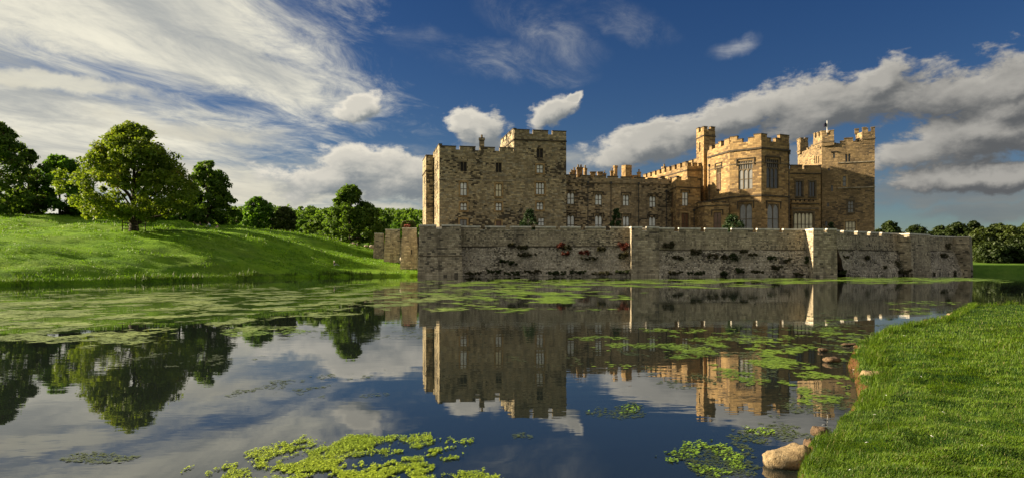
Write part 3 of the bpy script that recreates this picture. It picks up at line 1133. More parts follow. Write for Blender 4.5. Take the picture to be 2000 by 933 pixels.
def curtain(name, label, p0, p1, ztop0, ztop1, zledge, gaps, emb=0.78, batter=1.7, th=1.1, group=None, merl=True):
    """battered moat wall: rubble foot, ledge, coursed upper wall, merlons with pale coping"""
    L = math.hypot(p1[0] - p0[0], p1[1] - p0[1])
    root = thing(name, ((p0[0] + p1[0]) / 2, (p0[1] + p1[1]) / 2, 0), label, 'moat wall', group)
    nrm = ((p1[1] - p0[1]) / L, -(p1[0] - p0[0]) / L)

    def P(s, d, z):
        q = qpt(p0, p1, s, d)
        return (q[0], q[1], z)

    def zt(s):
        return ztop0 + (ztop1 - ztop0) * s / L
    # rubble foot
    mb = MB()
    ns, nz = max(2, int(L / 0.35)), 18
    g = [[P(L * i / ns, batter + (0.22 - batter) * (j / nz), -0.9 + (zledge + 0.9) * j / nz) for j in range(nz + 1)] for i in range(ns + 1)]
    base = len(mb.v)
    for col in g:
        mb.v.extend(col)
    for i in range(ns):
        for j in range(nz):
            a = base + i * (nz + 1) + j
            mb.f.append((a, a + nz + 1, a + nz + 2, a + 1))
            mb.mi.append(0)
    shove(mb, 0.55, 0.8, L, nrm)
    mb.build('rubble_foot', M['rubble'], root)
    # upper wall, with a slightly uneven face
    mb = MB()
    nz = 6
    for i in range(ns):
        pass
    g = [[P(L * i / ns, 0.10 * (1 - j / nz), zledge + (zt(L * i / ns) - emb - zledge) * j / nz) for j in range(nz + 1)] for i in range(ns + 1)]
    for col in g:
        mb.v.extend(col)
    for i in range(ns):
        for j in range(nz):
            a = i * (nz + 1) + j
            mb.f.append((a, a + nz + 1, a + nz + 2, a + 1))
            mb.mi.append(0)
    shove(mb, 0.10, 0.7, L + 5, nrm)
    mb.quad(P(0, 0.05, zt(0) - emb), P(L, 0.05, zt(L) - emb), P(L, -th, zt(L) - emb), P(0, -th, zt(0) - emb))
    mb.quad(P(L, -th, 5), P(0, -th, 5), P(0, -th, zt(0) - emb), P(L, -th, zt(L) - emb))
    mb.build('upper_wall', M['moat'], root)
    mb = MB()
    for i in range(int(L / 0.9)):
        a, b = i * 0.9, min(L, i * 0.9 + 0.86)
        o = 0.26 + 0.10 * vnoise(np.array(i * 0.7 + L), np.array(2.0))
        mb.along(p0, p1, a, b, -0.02, float(o), zledge - 0.10, zledge + 0.05)
    props(mb.build('ledge', M['stringdark'], root), kind='stuff')
    # merlons between the gaps
    if merl:
        edges = [0.0] + [x for g_ in gaps for x in g_] + [L]
        for a, b in zip(edges[0::2], edges[1::2]):
            m = (a + b) / 2
            mb = MB()
            q = [P(a, 0.05, 0), P(b, 0.05, 0), P(b, -0.5, 0), P(a, -0.5, 0)]
            mb.v = [(x[0], x[1], zt(s) - emb - 0.004) for x, s in zip(q, (a, b, b, a))] + [(x[0], x[1], zt(s) - 0.24) for x, s in zip(q, (a, b, b, a))]
            mb.f = [(0, 1, 5, 4), (1, 2, 6, 5), (2, 3, 7, 6), (3, 0, 4, 7), (4, 5, 6, 7)]
            mb.mi = [0] * 5
            o = mb.build('merlon', M['moat'], root)
            cb = MB()
            q = [P(a - 0.03, 0.13, 0), P(b + 0.03, 0.13, 0), P(b + 0.03, -0.58, 0), P(a - 0.03, -0.58, 0)]
            cb.v = [(x[0], x[1], zt(s) - 0.236) for x, s in zip(q, (a, b, b, a))] + [(x[0], x[1], zt(s)) for x, s in zip(q, (a, b, b, a))]
            cb.f = [(0, 1, 5, 4), (1, 2, 6, 5), (2, 3, 7, 6), (3, 0, 4, 7), (4, 5, 6, 7), (3, 2, 1, 0)]
            cb.mi = [0] * 6
            cb.build('coping', M['cope'], o)
        for (a, b) in gaps:
            cb = MB()
            cb.along(p0, p1, a - 0.02, b + 0.02, -0.6, 0.12, zt((a + b) / 2) - emb + 0.004, zt((a + b) / 2) - emb + 0.08)
            cb.build('embrasure_sill', M['cope'], root)
    return root


def bastion(name, label, plan, ztop, zb, gaps, front, batter=0.35, emb=0.78, strings=(), group=None, mat='moat', merl=True):
    """plan counter-clockwise from above; the face 'front' carries the merlons"""
    cx = sum(p[0] for p in plan) / len(plan)
    cy = sum(p[1] for p in plan) / len(plan)
    root = thing(name, (cx, cy, max(0, zb)), label, 'bastion', group)
    n = len(plan)

    def grow(k):
        out = []
        for i in range(n):
            a, b, c = plan[i - 1], plan[i], plan[(i + 1) % n]
            d1 = Vector((b[1] - a[1], -(b[0] - a[0]))).normalized()
            d2 = Vector((c[1] - b[1], -(c[0] - b[0]))).normalized()
            s = d1 + d2
            s = s * (2.0 / s.length_squared) if s.length_squared > 0.2 else d1
            out.append((b[0] + s.x * k, b[1] + s.y * k))
        return out
    zt = ztop - emb if merl else ztop - 0.16
    mb = MB()
    steps = 10
    for j in range(steps):
        ka, kb = batter * (1 - j / steps), batter * (1 - (j + 1) / steps)
        mb.prism(grow(ka), zb + (zt - zb) * j / steps, zb + (zt - zb) * (j + 1) / steps, top=(j == steps - 1), bottom=False, shrink=grow(kb))
    mb.build('wall', M[mat], root)
    for z in strings:
        for i in range(n):
            a, b = grow(batter * (1 - (z - zb) / (zt - zb)))[i], grow(batter * (1 - (z - zb) / (zt - zb)))[(i + 1) % n]
            sb = MB()
            L = math.hypot(b[0] - a[0], b[1] - a[1])
            sb.along(a, b, -0.03, L + 0.03, 0.003, 0.07, z - 0.07, z + 0.07)
            sb.build('string_course', M['string'], root)
    if not merl:
        cb = MB()
        cb.prism(grow(0.06), ztop - 0.157, ztop)
        cb.build('coping', M['cope'], root)
        return root
    for i in range(n):
        p0, p1 = plan[i], plan[(i + 1) % n]
        L = math.hypot(p1[0] - p0[0], p1[1] - p0[1])
        gg = gaps if i == front else []
        ed = [0.0] + [x for g_ in gg for x in g_] + [L]
        z_ = ztop - (0 if i == front else 0.006 * (1 + i))
        for a, b in zip(ed[0::2], ed[1::2]):
            if i != front:
                a, b = a + 0.55, b - 0.55
            if b - a < 0.3:
                continue
            mb = MB()
            mb.prism([qpt(p0, p1, a, 0), qpt(p0, p1, b, 0), qpt(p0, p1, b, -0.5), qpt(p0, p1, a, -0.5)], zt, z_ - 0.24, bottom=False)
            o = mb.build('merlon', M[mat], root)
            cb = MB()
            e = 0.06 if i == front else -0.01
            cb.along(p0, p1, a - e, b + e, -0.56, 0.07, z_ - 0.236, z_)
            cb.build('coping', M['cope'], o)
        for (a, b) in gg:
            cb = MB()
            cb.along(p0, p1, a + 0.0, b - 0.0, -0.5, 0.07, zt + 0.004, zt + 0.1)
            cb.build('embrasure_sill', M['cope'], root)
    return root


def gaps_of(p0, p1, lst):
    return [(hit(p0, p1, a)[0], hit(p0, p1, b)[0]) for a, b in lst]


# west corner bastion
a0 = pt(819, 117.5)
a1 = along_to(a0, 3, 900)
ak = rot_dir(97)
bastion('corner_bastion', 'big square bastion at the left front corner of the moat wall, with one embrasure', [a0, a1, add(a1, ak, 7.5), add(a0, ak, 7.5)], zz(438.6, 117.7), -0.9, gaps_of(a0, a1, [(851.6, 863)]), 0, 0.35, strings=(zz(499, 117.5),))
# curtain 1
c0, c1 = pt(899, 120.0), pt(1236, 117.0)
curtain('moat_wall', 'left stretch of the moat wall, with red and dark bushes growing from its rubble', c0, c1, zz(441, 120), zz(442.6, 117), zz(481, 118.5), gaps_of(c0, c1, [(937.7, 947.5), (987, 996), (1037, 1045.6), (1085.6, 1094.4), (1134, 1143), (1183, 1192)]))
# bastion 2
a0, a1 = pt(1233.5, 115.2), pt(1287, 115.2)
bastion('moat_bastion', 'narrow bastion in the middle of the moat wall with a sunlit left edge', [a0, a1, (a1[0], a1[1] + 4), (a0[0], a0[1] + 4)], zz(442.2, 115.2), -0.9, gaps_of(a0, a1, [(1254, 1263)]), 0, 0.12, strings=())
# curtain 2
c0, c1 = pt(1283, 116.6), pt(1585, 116.6)
curtain('moat_wall', 'middle stretch of the moat wall, below the octagonal tower', c0, c1, zz(444, 116.6), zz(447, 116.6), zz(488, 116.6), gaps_of(c0, c1, [(1317, 1326), (1368, 1377), (1421, 1429), (1470, 1479), (1521.6, 1530)]), batter=2.2)
# bastion 3
a0, a1 = pt(1588.5, 113.4), pt(1634, 113.9)
bastion('moat_bastion', 'bastion at the bend of the moat wall with a broad orange sunlit side', [a0, a1, (a1[0] + 1.5, a1[1] + 5), (a0[0], a0[1] + 5)], zz(446, 113.4), -0.9, gaps_of(a0, a1, [(1609, 1616)]), 0, 0.15, strings=())
# right stretch, running away from the viewer
w0, w1 = (54.3, 115.2), (102.0, 152.0)


def onw(u):
    s, D = hit(w0, w1, u)
    return qpt(w0, w1, s, 0), D


(ca, _), (cb_, _) = onw(1634), onw(1757)
curtain('moat_wall', 'right stretch of the moat wall, running away below the east tower', ca, cb_, zz(449, ca[1]), zz(455.5, cb_[1]), zz(487, 116), gaps_of(ca, cb_, [(1640, 1647), (1667, 1674), (1693, 1699), (1716.5, 1721.5)]), batter=1.9)
(d0, _), (d1, _) = onw(1752), onw(1790)
wd = Vector((w1[0] - w0[0], w1[1] - w0[1])).normalized()
wn = (wd.y, -wd.x)
a0, a1 = add(d0, wn, 2.4), add(d1, wn, 2.4)
bastion('moat_bastion', 'square bastion in the receding right stretch of the moat wall', [a0, a1, add(d1, wn, -2), add(d0, wn, -2)], zz(455.2, a0[1]), -0.9, gaps_of(a0, a1, [(1771, 1776)]), 0, 0.3, strings=())
(ca, _), (cb_, _) = onw(1786), onw(1868)
curtain('moat_wall', 'farthest stretch of the moat wall, overgrown by a dark shrub belt', ca, cb_, zz(458.5, ca[1]), zz(462, cb_[1]), zz(490, 142), gaps_of(ca, cb_, [(1795, 1799.5), (1814, 1818), (1834, 1838)]), batter=2.2)
(d0, _), (d1, _) = onw(1862), onw(1890)
a0, a1 = add(d0, wn, 3.0), pt(1898, 152.5)
bastion('corner_bastion', 'last bastion at the right end of the moat wall, beside the dark trees', [a0, a1, (a1[0], a1[1] + 7), add(d0, wn, -3)], zz(462, a0[1] + 1.5), -0.9, [], 0, 0.3, merl=False)
# west side: three tall buttress towers stepping back
for (uL, uR, vt, vb, D, lab) in ((786, 813.5, 444.6, 527, 124.5, 'nearest of three buttress towers left of the corner bastion, with an arrow slit'), (753, 780.5, 447.3, 516, 133, 'second of three buttress towers, with the brightest sunlit edge'), (731.5, 748, 455, 507, 143, 'farthest and lowest of three buttress towers on the left side of the castle')):
    a0 = pt(uL, D)
    a1 = along_to(a0, 6, uR)
    ak = rot_dir(99)
    o = bastion('buttress_tower', lab, [a0, a1, add(a1, ak, 5), add(a0, ak, 5)], zz(vt, D), -0.5, [], 0, 0.55, group=None, merl=False)
    if D < 125:
        mb = MB()
        s, DD = hit(a0, a1, 804)
        mb.along(a0, a1, s - 0.09, s + 0.09, 0.0, 0.30, zz(496, D), zz(487, D))
        mb.build('arrow_slit', M['louvre'], o)
pw = [add(pt(813, 126), rot_dir(6), -1.0), add(pt(752, 146), rot_dir(6), 0.2)]
curtain('moat_wall', 'side stretch of the castle wall running back behind the buttress towers', pw[1], pw[0], 7.6, 7.9, 4.0, [], merl=False, batter=0.9)

# castle terrace behind the walls
mb = MB()
mb.prism([(-15.5, 121.5), (19, 119.5), (53, 118), (100, 154), (100, 200), (-30, 200), (-27, 148)], 1.0, TG)
props(mb.build('castle_terrace', plain('terrace gravel', (0.20, 0.17, 0.12), 0.95, 0.3, 0.8)), kind='structure')


# ------------------------------------------------------------------ terrain
def tps(P, Zv, Q, reg=1e-3):
    P, Zv, Q = np.asarray(P, float) / 50, np.asarray(Zv, float), np.asarray(Q, float) / 50

    def U(r2):
        return 0.5 * r2 * np.log(np.maximum(r2, 1e-12))
    n = len(P)
    K = U(((P[:, None] - P[None]) ** 2).sum(-1)) + reg * np.eye(n)
    A_ = np.zeros((n + 3, n + 3))
    A_[:n, :n] = K
    A_[:n, n:] = np.c_[np.ones(n), P]
    A_[n:, :n] = A_[:n, n:].T
    wv = np.linalg.solve(A_, np.r_[Zv, 0, 0, 0])
    out = np.empty(len(Q))
    for k in range(0, len(Q), 20000):
        q = Q[k:k + 20000]
        out[k:k + 20000] = U(((q[:, None] - P[None]) ** 2).sum(-1)) @ wv[:n] + wv[n] + q @ wv[n + 1:]
    return out


def grid_mesh(name, xs, ys, Zg, mats, keep=None):
    nx, ny = len(xs), len(ys)
    X, Y = np.meshgrid(xs, ys, indexing='ij')
    V = np.c_[X.ravel(), Y.ravel(), Zg.ravel()]
    i, j = np.meshgrid(np.arange(nx - 1), np.arange(ny - 1), indexing='ij')
    a = (i * ny + j).ravel()
    if keep is not None:
        k = keep.reshape(nx, ny)
        kk = (k[:-1, :-1] | k[1:, :-1] | k[:-1, 1:] | k[1:, 1:]).ravel()
        a = a[kk]
    fl = np.c_[a, a + ny, a + ny + 1, a + 1].ravel()
    return np_mesh(name, V, fl, 4, mats, smooth=True)


def grassmat(name, dark, mid, light, soil, scale=0.25, soil_lo=0.55, soil_hi=0.8, straw=0.25):
    m, n, b, out = material(name)
    g = n.new('ShaderNodeNewGeometry')
    pos, nrm = g.outputs['Position'], g.outputs['Normal']
    f1 = n.noise(pos, scale, 6.0, 0.62)
    f2 = n.noise(pos, scale * 9, 4.0, 0.65)
    f3 = n.noise(pos, scale * 0.3, 3.0, 0.5)
    f = n.m('ADD', n.m('MULTIPLY', f1, 0.55), n.m('MULTIPLY', f2, 0.45))
    c = n.ramp(f, [(0.36, c4(*dark)), (0.50, c4(*mid)), (0.64, c4(*light))])
    c = n.mix(n.m('MULTIPLY', n.ss(n.m('ADD', f3, n.m('MULTIPLY', f2, 0.3)), 0.62, 0.85), straw), c, c4(0.16, 0.14, 0.045))
    zn = n.sep(nrm)[2]
    c = n.mix(n.ss(zn, soil_lo, soil_hi), c4(*soil), c)
    n.links.new(c, b.inputs['Base Color'])
    b.inputs['Roughness'].default_value = 0.9
    b.inputs['Specular IOR Level'].default_value = 0.1
    bp = n.new('ShaderNodeBump')
    bp.inputs['Strength'].default_value = 0.8
    bp.inputs['Distance'].default_value = 0.25
    n.links.new(n.m('ADD', f2, n.noise(pos, scale * 26, 3.0, 0.6)), bp.inputs['Height'])
    n.links.new(bp.outputs[0], b.inputs['Normal'])
    return m


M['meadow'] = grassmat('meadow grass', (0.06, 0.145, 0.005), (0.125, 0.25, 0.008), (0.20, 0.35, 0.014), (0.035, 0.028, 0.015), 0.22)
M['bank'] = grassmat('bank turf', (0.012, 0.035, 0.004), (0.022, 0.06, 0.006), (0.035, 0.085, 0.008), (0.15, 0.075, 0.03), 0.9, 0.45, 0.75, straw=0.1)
M['far'] = grassmat('far pasture', (0.045, 0.10, 0.010), (0.075, 0.155, 0.014), (0.10, 0.19, 0.02), (0.04, 0.04, 0.02), 0.05)

shore = [(-150, -10), (-95, 25), (-66, 50), (-52, 66), (-46, 77), (-41, 89), (-37, 98), (-32, 108), (-26, 114.5), (-20, 118), (-12, 120.5), (0, 123)]


def seg_dist(P, poly):
    d = np.full(len(P), 1e9)
    sgn = np.zeros(len(P))
    for a, b in zip(poly[:-1], poly[1:]):
        a, b = np.array(a, float), np.array(b, float)
        ab = b - a
        t = np.clip(((P - a) @ ab) / (ab @ ab), 0, 1)
        q = P - (a + t[:, None] * ab)
        dd = np.hypot(q[:, 0], q[:, 1])
        cr = ab[0] * (P[:, 1] - a[1]) - ab[1] * (P[:, 0] - a[0])
        up = dd < d - 1e-9
        d = np.where(up, dd, d)
        sgn = np.where(up, np.sign(cr), sgn)
    return d * sgn            # positive on the left of the line = inland


ctrl, cz = [], []


def cp(u, v, D):
    ctrl.append(pt(u, D))
    cz.append(zz(v, D))


for p in shore:
    ctrl.append(p)
    cz.append(0.5)
for (u, v, D) in ((265, 451, 114), (150, 449, 108), (20, 450, 104), (400, 457, 116), (500, 470, 120), (600, 487, 128), (652, 508, 124), (0, 419, 140), (120, 424, 142), (200, 429, 144), (300, 432, 146), (400, 438, 146), (470, 445, 148), (540, 453, 150), (600, 461, 152), (660, 471, 155), (725, 482, 160),
                  (745, 507, 142), (765, 515, 132), (795, 525, 124), (740, 516, 128), (700, 522, 122), (100, 495, 84), (250, 500, 90), (400, 505, 99), (560, 515, 112), (-150, 425, 130), (-300, 440, 110)):
    cp(u, v, D)
for (x, y, z) in ((-140, 210, 11.5), (-90, 200, 11), (-60, 190, 8.5), (-40, 185, 5.5), (-25, 170, 4.2), (-220, 150, 13), (-220, 60, 9), (-200, 240, 9), (-100, 250, 7), (-40, 240, 4), (-12, 135, 2.0), (-12, 160, 3.5), (-12, 200, 3.5), (-150, 60, 8.5), (-110, 80, 9.5)):
    ctrl.append((x, y))
    cz.append(z)
SHORE_NOISE = lambda x, y: (fbm(x * 0.35, y * 0.35, 4) - 0.5) * 2.2


def hill_z(P):
    P = np.asarray(P, float)
    base = tps(ctrl, cz, P, 2e-3)
    s = seg_dist(P, shore) + SHORE_NOISE(P[:, 0], P[:, 1])
    x, y = P[:, 0], P[:, 1]
    rough = (fbm(x * 0.085 + 3, y * 0.085, 3) - 0.5) * 1.5 + (fbm(x * 0.30, y * 0.30 + 8, 4) - 0.5) * 0.75 + (fbm(x * 1.1, y * 1.1, 3) - 0.5) * 0.28
    z = base + rough * np.clip(s / 6, 0, 1) * np.clip((172 - y) / 20, 0.3, 1)
    e = np.clip((s + 0.2) / 0.9, 0, 1)
    edge = -1.6 + (0.35 + 1.6) * e * e * (3 - 2 * e) + np.clip(s, 0, 6) * 0.05
    t = np.clip(s / 5, 0, 1)
    z = edge * (1 - t) + z * t
    z = np.where(s < 0, np.maximum(-1.6, -0.3 + s), z)
    return z


xs = np.unique(np.r_[np.arange(-230, -110, 3.0), np.arange(-110, -11, 0.85)])
ys = np.unique(np.r_[np.arange(-12, 40, 2.5), np.arange(40, 165, 0.85), np.arange(165, 262, 3.0)])
X, Y = np.meshgrid(xs, ys, indexing='ij')
Zg = hill_z(np.c_[X.ravel(), Y.ravel()])
me = grid_mesh('meadow_hill', xs, ys, Zg, [M['meadow']], keep=(Zg > -1.55))
props(link_mesh('meadow_hill', me, (0, 0, 0)), kind='structure')


def base_z(x, y):
    r = np.hypot(x, y)
    far = np.clip((y - 152) / 45, 0, 1)
    shore_r = np.clip((y - (150 + np.clip((x - 100) * -0.05, -20, 20))) / 1.5, 0, 1)
    z = -2.5 + shore_r * 2.9 + far * 2.3
    z = np.where(r > 185, np.maximum(z, 2.4 - 0.6), z)
    ridge = np.exp(-((y - 620) / 170) ** 2) * np.exp(-((x + 170) / 330) ** 2) * 26
    roll = np.clip((r - 300) / 900, 0, 1) * (fbm(x * 0.0022 + 5, y * 0.0022, 4) - 0.35) * 40
    # land all round the lake, also behind the viewer
    side = np.clip((np.abs(x) - 190) / 40, 0, 1) * 4.4 + np.clip((-25 - y) / 25, 0, 1) * 4.4
    return np.maximum(z + ridge + np.maximum(roll, 0), np.where(side > 0, -2.5 + side, -2.5))


rad = np.r_[np.linspace(1, 150, 40), np.geomspace(152, 9000, 110)]
ang = np.linspace(-math.pi, math.pi, 361)
Rg, Ag = np.meshgrid(rad, ang, indexing='ij')
X, Y = Rg * np.sin(Ag), Rg * np.cos(Ag)
Zb = base_z(X, Y)
V = np.c_[X.ravel(), Y.ravel(), Zb.ravel()]
i, j = np.meshgrid(np.arange(len(rad) - 1), np.arange(len(ang) - 1), indexing='ij')
a = (i * len(ang) + j).ravel()
fl = np.c_[a, a + 1, a + len(ang) + 1, a + len(ang)].ravel()[::1]
me = np_mesh('ground', V, fl.reshape(-1, 4)[:, ::-1].ravel(), 4, [M['far']], smooth=True)
props(link_mesh('ground', me, (0, 0, 0)), kind='structure')

# ------------------------------------------------------------------ water
m, n, b, out = material('lake water')
geo = n.new('ShaderNodeNewGeometry').outputs['Position']
b.inputs['Base Color'].default_value = c4(0.010, 0.014, 0.012)
b.inputs['Roughness'].default_value = 0.015
b.inputs['IOR'].default_value = 1.9
x, y, z = n.sep(geo)
w1_ = n.noise(n.comb(n.m('MULTIPLY', x, 0.55), n.m('MULTIPLY', y, 1.2), 0.0), 1.6, 3.0, 0.5)
w2_ = n.noise(n.comb(n.m('MULTIPLY', x, 0.5), y, 4.0), 0.25, 3.0, 0.5)
patch = n.ss(n.noise(geo, 0.06, 3.0, 0.5), 0.38, 0.66, 0.15, 1.0)
bp = n.new('ShaderNodeBump')
bp.inputs['Strength'].default_value = 0.045
bp.inputs['Distance'].default_value = 0.10
n.links.new(n.m('ADD', n.m('MULTIPLY', w1_, patch), n.m('MULTIPLY', w2_, 1.2)), bp.inputs['Height'])
n.links.new(bp.outputs[0], b.inputs['Normal'])
M['water'] = m
mb = MB()
mb.quad((-260, -60, 0), (260, -60, 0), (260, 186, 0), (-260, 186, 0))
props(mb.build('lake_water', m, org=(0, 60, 0)), kind='structure')

# ------------------------------------------------------------------ near bank
bank_px = [(1547, 940), (1578, 905), (1570, 882), (1592, 842), (1640, 815), (1678, 776), (1702, 750), (1704, 722), (1690, 690), (1692, 662), (1732, 640), (1792, 628), (1850, 617), (1893, 594), (2000, 590)]
BANK_Z = 0.40
bank = [gp(u, v, BANK_Z)[:2] for u, v in bank_px]
bank = [(-40, -8), (-12, -3.0), (-5, -0.6), (-1.2, 1.6), (0.8, 3.2), (1.9, 4.9)] + bank + [(34, 37), (48, 41), (75, 44), (120, 40), (180, 20)]


def bank_sd(P):
    P = np.asarray(P, float)
    s = -seg_dist(P, bank)                       # inland = right of the line
    x, y = P[:, 0], P[:, 1]
    d = np.hypot(x, y)
    return s + 0.13 * np.clip(d / 9, 0.6, 2.2) + (fbm(x * 1.7, y * 1.7, 3) - 0.5) * 0.26 * np.clip(d / 10, 0.5, 2.0)


def bank_h(P, s=None):
    P = np.asarray(P, float)
    s = bank_sd(P) if s is None else s
    x, y = P[:, 0], P[:, 1]
    e = np.clip((s + 0.10) / 0.22, 0, 1)
    z = -0.55 + (0.27 + 0.55) * (e * e * (3 - 2 * e))
    z = z + np.clip(s / 0.9, 0, 1) * 0.10 + np.clip(s - 0.8, 0, 40) * 0.011
    z = z + ((fbm(x * 0.8, y * 0.8, 3) - 0.5) * 0.16 + (fbm(x * 2.6 + 7, y * 2.6, 3) - 0.5) * 0.13) * np.clip(s / 0.6, 0, 1)
    return np.where(s < -0.1, np.maximum(-0.7, -0.55 + s * 0.3), z)


xs = np.unique(np.round(np.r_[np.arange(-42, 0, 1.5), np.arange(0, 2, .25), np.arange(2, 10, .075), np.arange(10, 26, .16), np.arange(26, 182, 3.0)], 4))
ys = np.unique(np.round(np.r_[np.arange(-28, 4, 1.0), np.arange(4, 6, .25), np.arange(6, 18, .09), np.arange(18, 36, .16), np.arange(36, 47, .6)], 4))
X, Y = np.meshgrid(xs, ys, indexing='ij')
P = np.c_[X.ravel(), Y.ravel()]
s = bank_sd(P)
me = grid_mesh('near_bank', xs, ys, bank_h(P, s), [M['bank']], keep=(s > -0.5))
props(link_mesh('near_bank', me, (0, 0, 0)), kind='structure')


def blades(n_, sampler, name, mat, hmin, hmax, wid, zfun, lean=0.5, seg=2, seed=1, clump=None, kind='stuff'):
    rs = np.random.RandomState(seed)
    P, sc_ = sampler(rs, n_)
    N = len(P)
    z = zfun(P)
    h = (hmin + (hmax - hmin) * rs.rand(N) ** 1.6) * sc_
    a = rs.rand(N) * 2 * np.pi
    if clump is not None:
        a = a * 0.55 + clump(P) * 9.0
    la = lean * (0.25 + rs.rand(N))
    dx, dy = np.cos(a) * la, np.sin(a) * la
    wd_ = wid * (0.6 + 0.8 * rs.rand(N)) * sc_
    b2 = a + np.pi / 2 + (rs.rand(N) - 0.5)
    sx, sy = np.cos(b2) * wd_ / 2, np.sin(b2) * wd_ / 2
    base = np.c_[P, z - 0.02]
    mid = base + np.c_[dx * h * 0.35, dy * h * 0.35, h * 0.62]
    tip = base + np.c_[dx * h, dy * h, h * (1.02 - 0.35 * np.minimum(la, 1.2))]
    S = np.c_[sx, sy, np.zeros(N)]
    V = np.stack([base - S, base + S, mid + S * 0.75, mid - S * 0.75, tip], 1).reshape(-1, 3)
    o = np.arange(N) * 5
    f = np.stack([o, o + 1, o + 2, o, o + 2, o + 3, o + 3, o + 2, o + 4], 1).ravel()
    tint = np.repeat(rs.rand(N), 5)
    me = np_mesh(name, V, f, 3, [mat], tint)
    ob = link_mesh(name, me, (0, 0, 0))
    return props(ob, kind=kind)


M['blade'] = leafmat('near grass blade', (0.019, 0.060, 0.003), (0.155, 0.255, 0.010), 0.38, 2.4, accent=(0.20, 0.19, 0.06))
M['hillblade'] = leafmat('meadow tuft', (0.075, 0.17, 0.006), (0.15, 0.28, 0.012), 0.40, 0.12, accent=(0.2, 0.22, 0.05))
M['reed'] = leafmat('bank sedge', (0.04, 0.09, 0.008), (0.11, 0.19, 0.018), 0.40, 0.25, accent=(0.16, 0.14, 0.05))


def near_sampler(rs, n_):
    # even over the visible wedge, so nearer grass is denser in the world
    u = 1490 + 640 * rs.rand(n_ * 2)
    v = 585 + (990 - 585) * rs.rand(n_ * 2) ** 0.9
    D = (CH - 0.45) * F / (v - CV)
    P = np.c_[(u - CU) / F * D, D]
    s = bank_sd(P)
    P = P[s > 0.0][:n_]
    d = np.hypot(P[:, 0], P[:, 1])
    return P, np.clip(d / 13, 0.8, 1.6)


cl_ = lambda P: fbm(P[:, 0] * 1.3, P[:, 1] * 1.3, 3)
blades(230000, near_sampler, 'lawn_grass', M['blade'], 0.028, 0.080, 0.0075, bank_h, 0.75, seed=4, clump=cl_)


def near_wide(rs, n_):
    # the rest of the lawn beside and beyond the view
    P = np.c_[rs.rand(n_ * 3) * 34 - 2, rs.rand(n_ * 3) * 36 - 1]
    u = CU + F * P[:, 0] / np.maximum(0.3, P[:, 1])
    d = np.hypot(P[:, 0], P[:, 1])
    k = (bank_sd(P) > 0.0) & ((u > 2100) | (P[:, 1] < 6.2)) & (d > 1.2) & (rs.rand(len(P)) < np.clip(9 / np.maximum(d, 1), 0.25, 1))
    return P[k][:n_], np.clip(d[k][:n_] / 10, 1.0, 2.0)


blades(110000, near_wide, 'lawn_grass', M['blade'], 0.035, 0.10, 0.012, bank_h, 0.75, seed=14, clump=cl_)


def near_tall(rs, n_):
    P, s = near_sampler(rs, n_)
    k = fbm(P[:, 0] * 0.9 + 40, P[:, 1] * 0.9, 3) > 0.52
    return P[k], s[k]


blades(22000, near_tall, 'lawn_grass', M['blade'], 0.06, 0.16, 0.0065, bank_h, 0.9, seed=9, clump=cl_)


def rim_sampler(rs, n_):
    pts = np.array(bank, float)
    sl_ = np.hypot(*(pts[1:] - pts[:-1]).T)
    ok = (pts[:-1, 1] > 4) & (pts[:-1, 0] < 27)
    w_ = sl_ * ok / np.maximum(4, np.hypot(pts[:-1, 0], pts[:-1, 1])) ** 0.8
    k = rs.choice(len(w_), n_, p=w_ / w_.sum())
    t = rs.rand(n_)
    P = pts[k] + (pts[k + 1] - pts[k]) * t[:, None]
    d = (pts[k + 1] - pts[k]) / sl_[k][:, None]
    off = rs.rand(n_) * 0.35
    P = P + np.c_[d[:, 1], -d[:, 0]] * off[:, None]
    sd_ = bank_sd(P)
    g = (sd_ > 0.02) & (fbm(P[:, 0] * 1.5, P[:, 1] * 1.5, 2) > 0.40)
    P = P[g]
    return P, np.clip(np.hypot(P[:, 0], P[:, 1]) / 12, 0.8, 1.8)


blades(16000, rim_sampler, 'bank_rim_grass', M['blade'], 0.06, 0.20, 0.008, bank_h, 1.2, seed=5)


def hill_sampler(rs, n_):
    u = -60 + 880 * rs.rand(n_ * 3)
    D = 62 + (165 - 62) * rs.rand(n_ * 3)
    P = np.c_[(u - CU) / F * D, D]
    s = seg_dist(P, shore)
    P = P[(s > 1.0) & (P[:, 0] > -118) & (P[:, 0] < -14)]
    g = fbm(P[:, 0] * 0.28, P[:, 1] * 0.28, 3)
    P = P[g > 0.42][:n_]
    return P, np.clip(P[:, 1] / 100, 0.7, 1.4)


blades(60000, hill_sampler, 'meadow_grass', M['hillblade'], 0.06, 0.22, 0.09, hill_z, 0.6, seed=6)


def tall_hill(rs, n_):
    P, s = hill_sampler(rs, n_)
    g = fbm(P[:, 0] * 0.16 + 9, P[:, 1] * 0.16, 3)
    k = g > 0.60
    return P[k], s[k]


blades(14000, tall_hill, 'meadow_tussocks', M['hillblade'], 0.2, 0.6, 0.08, hill_z, 0.45, seed=16)


